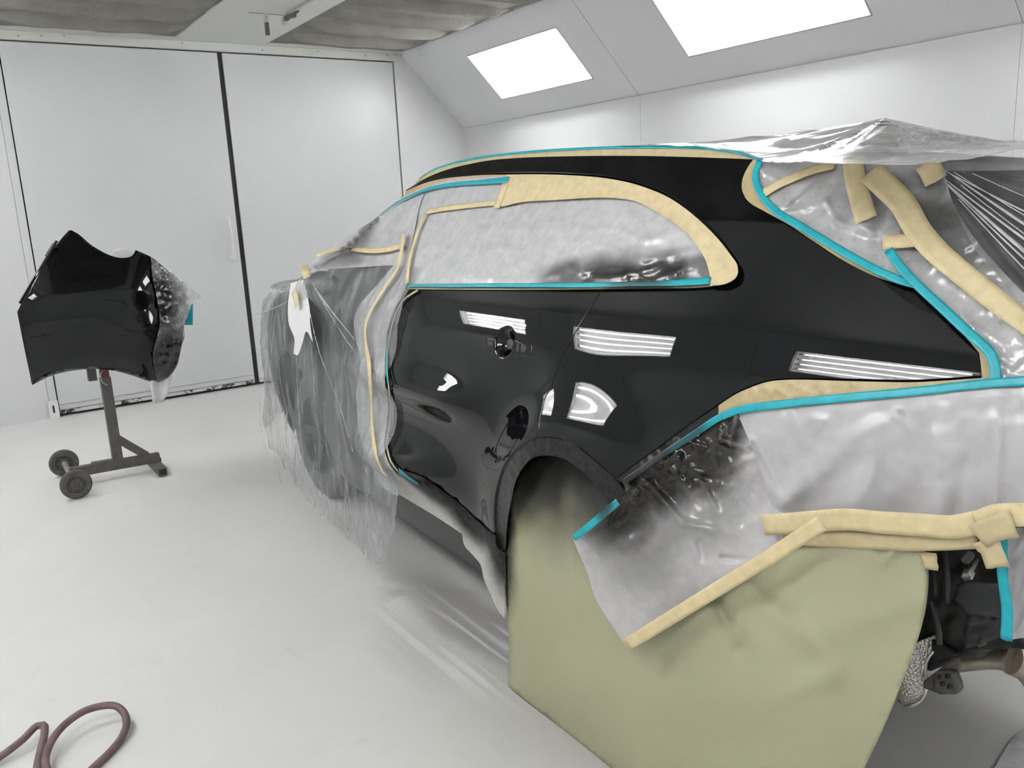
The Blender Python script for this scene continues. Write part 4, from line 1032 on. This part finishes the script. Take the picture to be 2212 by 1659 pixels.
# heat shield with embossed dimples
m, nt, b = newmat('embossed_heat_shield'); b.inputs['Base Color'].default_value = (.5,.48,.45,1); b.inputs['Metallic'].default_value = .75; b.inputs['Roughness'].default_value = .38
vo = N(nt, 'ShaderNodeTexVoronoi'); vo.inputs['Scale'].default_value = 190; nt.links.new(worldpos(nt), vo.inputs['Vector']); bump(nt, b, vo.outputs['Distance'], .9, .004)
hs = plate('heat_shield', [(1900,1420),(1973,1392),(2018,1383),(2022,1395),(1996,1418),(1986,1435),(1984,1460),(1986,1484),(1979,1515),(1968,1527),(1954,1533),(1915,1531),(1880,1528)], 1.56, .003, m, car, res=5, fold=lambda x, y: .05*((x-1950)/45)**2+.02*ss(1500,1533,y))
rim = [at(x, y, 0, 1.56)+np.array([.05*((x-1950)/45)**2+.02*ss(1500,1533,y)-.002, 0, 0]) for x, y in [(2020,1396),(1996,1418),(1986,1435),(1984,1460),(1986,1484),(1979,1515),(1968,1527),(1954,1533),(1915,1531)]]
MB().tube(catmull(rim, .01), .0035, 8).build('rolled_rim', M['zinc'], hs, smooth=True)
# exhaust hanger
hg = plate('exhaust_hanger', [(1992,1474),(2030,1445),(2062,1420),(2072,1424),(2074,1450),(2056,1444),(2030,1452),(2018,1470),(2020,1496),(1990,1484)], 1.585, .006, M['steel'], car, res=6)
hr = plate('hanger_rubber', [(2016,1458),(2024,1450),(2046,1449),(2060,1458),(2068,1478),(2071,1492),(2066,1500),(2030,1500),(2018,1494)], 1.575, .02, M['rubber'], hg, res=6)
for hx, hy in ((2030,1463),(2047,1461),(2052,1484),(2036,1478)):
    plate('hole', [(hx-6,hy-4),(hx,hy-6),(hx+6,hy-3),(hx+6,hy+4),(hx,hy+6),(hx-6,hy+3)], 1.5735, .001, M['gap'], hr, res=5, step=5)
ep = MB().tube(catmull([at(2058,1428,0,1.72), at(2100,1422,0,1.72), at(2150,1419,0,1.72), at(2185,1424,0,1.72)], .02), .026, 20)
ep.build('exhaust_pipe', M['exhaust'], car, auto=.8)
MB().tube(catmull([at(2180,1423,0,1.715), at(2186,1425,0,1.715)], .02), .031, 20).tube(catmull([at(2186,1425,0,1.72), at(2212,1436,0,1.74), at(2240,1465,0,1.78), at(2262,1510,0,1.82)], .02), [.028,.03,.034,.036,.038,.038,.04,.04,.04,.04,.04,.04][:len(catmull([at(2186,1425,0,1.72), at(2212,1436,0,1.74), at(2240,1465,0,1.78), at(2262,1510,0,1.82)], .02))] if False else .032, 20).build('exhaust_flange', M['exhaust'], car, auto=.8)
# loose film on the floor at the corner
fl_ = sheet('masking_film', poly(14, [(2138,1675),(2165,1630),(2190,1592),(2230,1560)], [(2230,1560),(2330,1640),(2330,1720)], [(2330,1720),(2138,1720)], [(2138,1720),(2138,1675)]), 0, 14, M['frontwin'], surf=lambda x, y: at(x, y, 2, .012+.006*nz(x/40, y/40)))
tag(fl_, 'loose film lying on the floor at the lower right corner of the picture', 'plastic film')

# ------------------------------------------------------------------ stand with the black bumper piece
sty = 5.30
std = empty('panel_stand', (.68, sty, 0), 'dark steel T-shaped stand on two small wheels in front of the white doors', 'stand')
St = M['steel']
def ptZ(px, py, y=sty): return at(px, py, 1, y)
pb = ptZ(247, 1000); PX = .70
MB().bar((.44, sty, .085), (.93, sty, .075), .045, .055).build('base_beam', St, std, auto=.5)
MB().bar((.70, sty, .10), (.70, sty, .61), .055, .055, up=(0,1,0)).build('post', St, std, auto=.5)
MB().bar((.70, sty, .61), (.70, sty, 1.06), .045, .045, up=(0,1,0)).build('inner_post', M['redsteel'], std, auto=.5)
MB().bar((.635, sty+.01, .60), (.635, sty+.01, .95), .045, .05, up=(0,1,0)).build('clamp_tube', St, std, auto=.5)
MB().bar((.715, sty, .235), (.86, sty, .10), .04, .045).build('brace', St, std, auto=.5)
MB().bar((.905, sty-.19, .03), (.905, sty+.20, .03), .05, .045, hollow=.005).box(.875,.935, sty-.03, sty+.03, .05, .075).build('cross_foot', St, std, auto=.5)
MB().tube([(.44, sty-.24, .082), (.44, sty+.25, .082)], .017, 6).build('axle', M['axle'], std, auto=.5)
MB().bar((.56, sty, .115), (.67, sty, .112), .05, .008).build('weld_plate', St, std)
# chalk number on the post
MB().tube(catmull([(.69,sty-.029,.655),(.675,sty-.029,.63),(.68,sty-.029,.585),(.705,sty-.029,.565)], .01), .0025, 6).build('chalk_mark', M['chalk'], std)
for yy in (sty-.255, sty+.262):
    wh = MB().lathe((.44, yy, .082), (0, -1, 0), [(.0,.012),(.014,.012),(.016,.016),(.030,.012),(.032,.005),(.045,.005),(.048,.016),(.074,.018),(.081,.012),(.082,0),(.081,-.012),(.074,-.018),(.0,-.018)], 36).build('wheel', M['rubber'], std, auto=.7)
    hb = MB()
    for k in range(6):
        a = PI*k/3; hb.bar((.44+.012*math.cos(a), yy-.010, .082+.012*math.sin(a)), (.44+.044*math.cos(a), yy-.010, .082+.044*math.sin(a)), .006, .008, up=(0,1,0))
    hb.build('wheel_spokes', M['steel'], wh)
# bumper piece
FO = poly(7, [(154,497),(170,506),(200,531),(239,552),(262,557),(285,553),(293,540)], [(293,540),(328,556),(366,587),(398,612)], [(398,612),(405,640),(402,680),(397,707),(393,738),(378,792),(362,815),(342,826)],
          [(342,826),(324,824),(285,811),(247,801),(208,797),(154,801),(108,813),(69,832)], [(69,832),(64,807),(50,740),(37,674)], [(37,674),(77,595),(127,522),(148,498)], [(148,498),(154,497)])
def fbase(px, py, off=0):
    Y = 5.05
    for _ in range(3):
        P = at(px, py, 1, Y); x, z = P[0], P[2]
        Y = 5.10+.55*max(0, x-.86)**2*2.2+.25*max(0, .55-x)**2*1.5
        Y += .10*((z-1.0)/.4)**2                        # barrel
        Y -= .05*math.exp(-((x-.95)/.16)**2-((z-.83)/.13)**2)   # swelling low on the right
        Y += .035*ss(.80, .66, z-.12*((x-.62)/.3)**2*-1) # arch lip turns in
        Y -= off
    return at(px, py, 1, Y)
def spanel(name, outline, res, mat, parent, th, surf):
    q = sheet(name, outline, 0, res, mat, parent, surf=surf); s2 = q.modifiers.new('t', 'SOLIDIFY'); s2.thickness = th; s2.offset = -1; return q
bp = empty('bumper_panel', (.7, 5.12, .58), 'glossy black painted body panel with an arched lower edge, held up on the wheeled stand', 'car panel')
spanel('painted_skin', FO, 7, M['black'], bp, .004, fbase)
tb2 = MB(); 
MB().bar(at(42,655,1,5.17), at(122,520,1,5.17), .012, .05, up=(0,1,0)).build('edge_flange', M['black'], bp)
MB().bar(at(103,556,1,5.20), at(120,528,1,5.20), .03, .03, up=(0,1,0)).build('mounting_tab', D, bp)
MB().bar((.70, 5.13, 1.0), (.70, sty, 1.0), .04, .04).bar((.50, 5.19, 1.0), (.90, 5.17, 1.0), .03, .03).build('support_arm', St, std)
M['panelfilm'] = filmmat('panel_film', (.55,.55,.56), .5, [(tuple(fbase(365,770)), (.26,.5,.30), 1.), (tuple(fbase(345,650)), (.17,.5,.30), 1.), (tuple(fbase(335,590)), (.10,.5,.16), .8)], rough=.18, bmp=.12, bscale=16, dens=.35, warp=.05, spec=.6)
pf = poly(6, [(326,556),(366,585),(401,612),(418,628),(437,641)], [(437,641),(418,652),(408,676),(398,704),(399,726),(393,745),(381,792),(362,816),(340,824)], [(340,824),(330,770),(345,700),(340,650),(330,600),(326,556)])
q = sheet('masking_film', pf, 0, 5, M['panelfilm'], surf=lambda x, y: fbase(x, y, .008+.016*ridge(x/12, y/16, 3.)+.006*nz(x/8, y/8)))
tag(q, 'crumpled clear film sprayed black, stuck on the right end of the panel on the stand', 'plastic film')
q = sheet('masking_tape', poly(6, [(400,668),(417,655)], [(417,655),(416.5,702)], [(416.5,702),(397,702)], [(397,702),(400,668)]), 0, 6, M['teal'], surf=lambda x, y: at(x, y, 1, 5.33)); q.modifiers.new('t', 'SOLIDIFY').thickness = .001
tag(q, 'teal tape flap sticking out behind the right end of the panel on the stand', 'tape')
q = spanel('masking_paper', poly(5, [(238,553),(245,542),(258,536),(272,535),(284,540),(293,548)], [(293,548),(285,556),(262,560),(238,553)]), 5, M['paperwhite'], None, .001, lambda x, y: at(x, y, 1, 5.24))
tag(q, 'rounded white paper showing above the top edge of the panel on the stand', 'paper')
q = spanel('masking_paper', poly(5, [(322,818),(340,815),(374,795)], [(374,795),(370,820),(366,840),(358,858),(350,869)], [(350,869),(330,871)], [(330,871),(327,845),(322,818)]), 5, M['paperwhite'], None, .001, lambda x, y: at(x, y, 1, 5.27+.012*math.sin(x/6)))
tag(q, 'white paper tongue hanging below the right end of the panel on the stand', 'paper')

# ------------------------------------------------------------------ hose
hp = []
for px, py, z in [(-190,1700,.012),(-90,1690,.013),(0,1635,.02),(50,1597,.035),(80,1568,.045),(94,1566,.043),(96,1585,.035),(88,1620,.02),(80,1659,.013),(85,1720,.012),(120,1760,.012),(135,1725,.03),(104,1668,.04),(98,1640,.04),(112,1600,.045),(140,1565,.05),(180,1537,.055),(215,1526,.055),(246,1524,.05),(268,1540,.04),(273,1566,.028),(262,1594,.016),(235,1627,.012),(205,1655,.012),(170,1690,.012),(100,1790,.012),(60,1900,.012)]:
    hp.append(at(px, py, 2, z))
hb = MB().tube(catmull(hp, .012), .0108, 14); hs_ = hb.build('air_hose', M['hose'], None, smooth=True)
tag(hs_, 'dusty maroon rubber hose coiled on the pale floor in the near left corner', 'hose')
# ------------------------------------------------------------------ camera, world, view
cam = bpy.data.cameras.new('camera'); co = bpy.data.objects.new('camera', cam); COL.objects.link(co)
cam.sensor_fit = 'HORIZONTAL'; cam.sensor_width = 36; cam.lens = FPX/2212*36; cam.clip_start = .02
from mathutils import Matrix
mt = Matrix([[*RM[0], 0], [*RM[1], 0], [*RM[2], HC], [0, 0, 0, 1]]); co.matrix_world = mt
bpy.context.scene.camera = co
w = bpy.data.worlds.new('world'); bpy.context.scene.world = w; w.use_nodes = True
w.node_tree.nodes['Background'].inputs[0].default_value = (.5,.5,.5,1); w.node_tree.nodes['Background'].inputs[1].default_value = .0
vs = bpy.context.scene.view_settings; vs.view_transform = 'Standard'; vs.look = 'None'; vs.gamma = 1; vs.exposure = 0.68; vs.use_curve_mapping = False
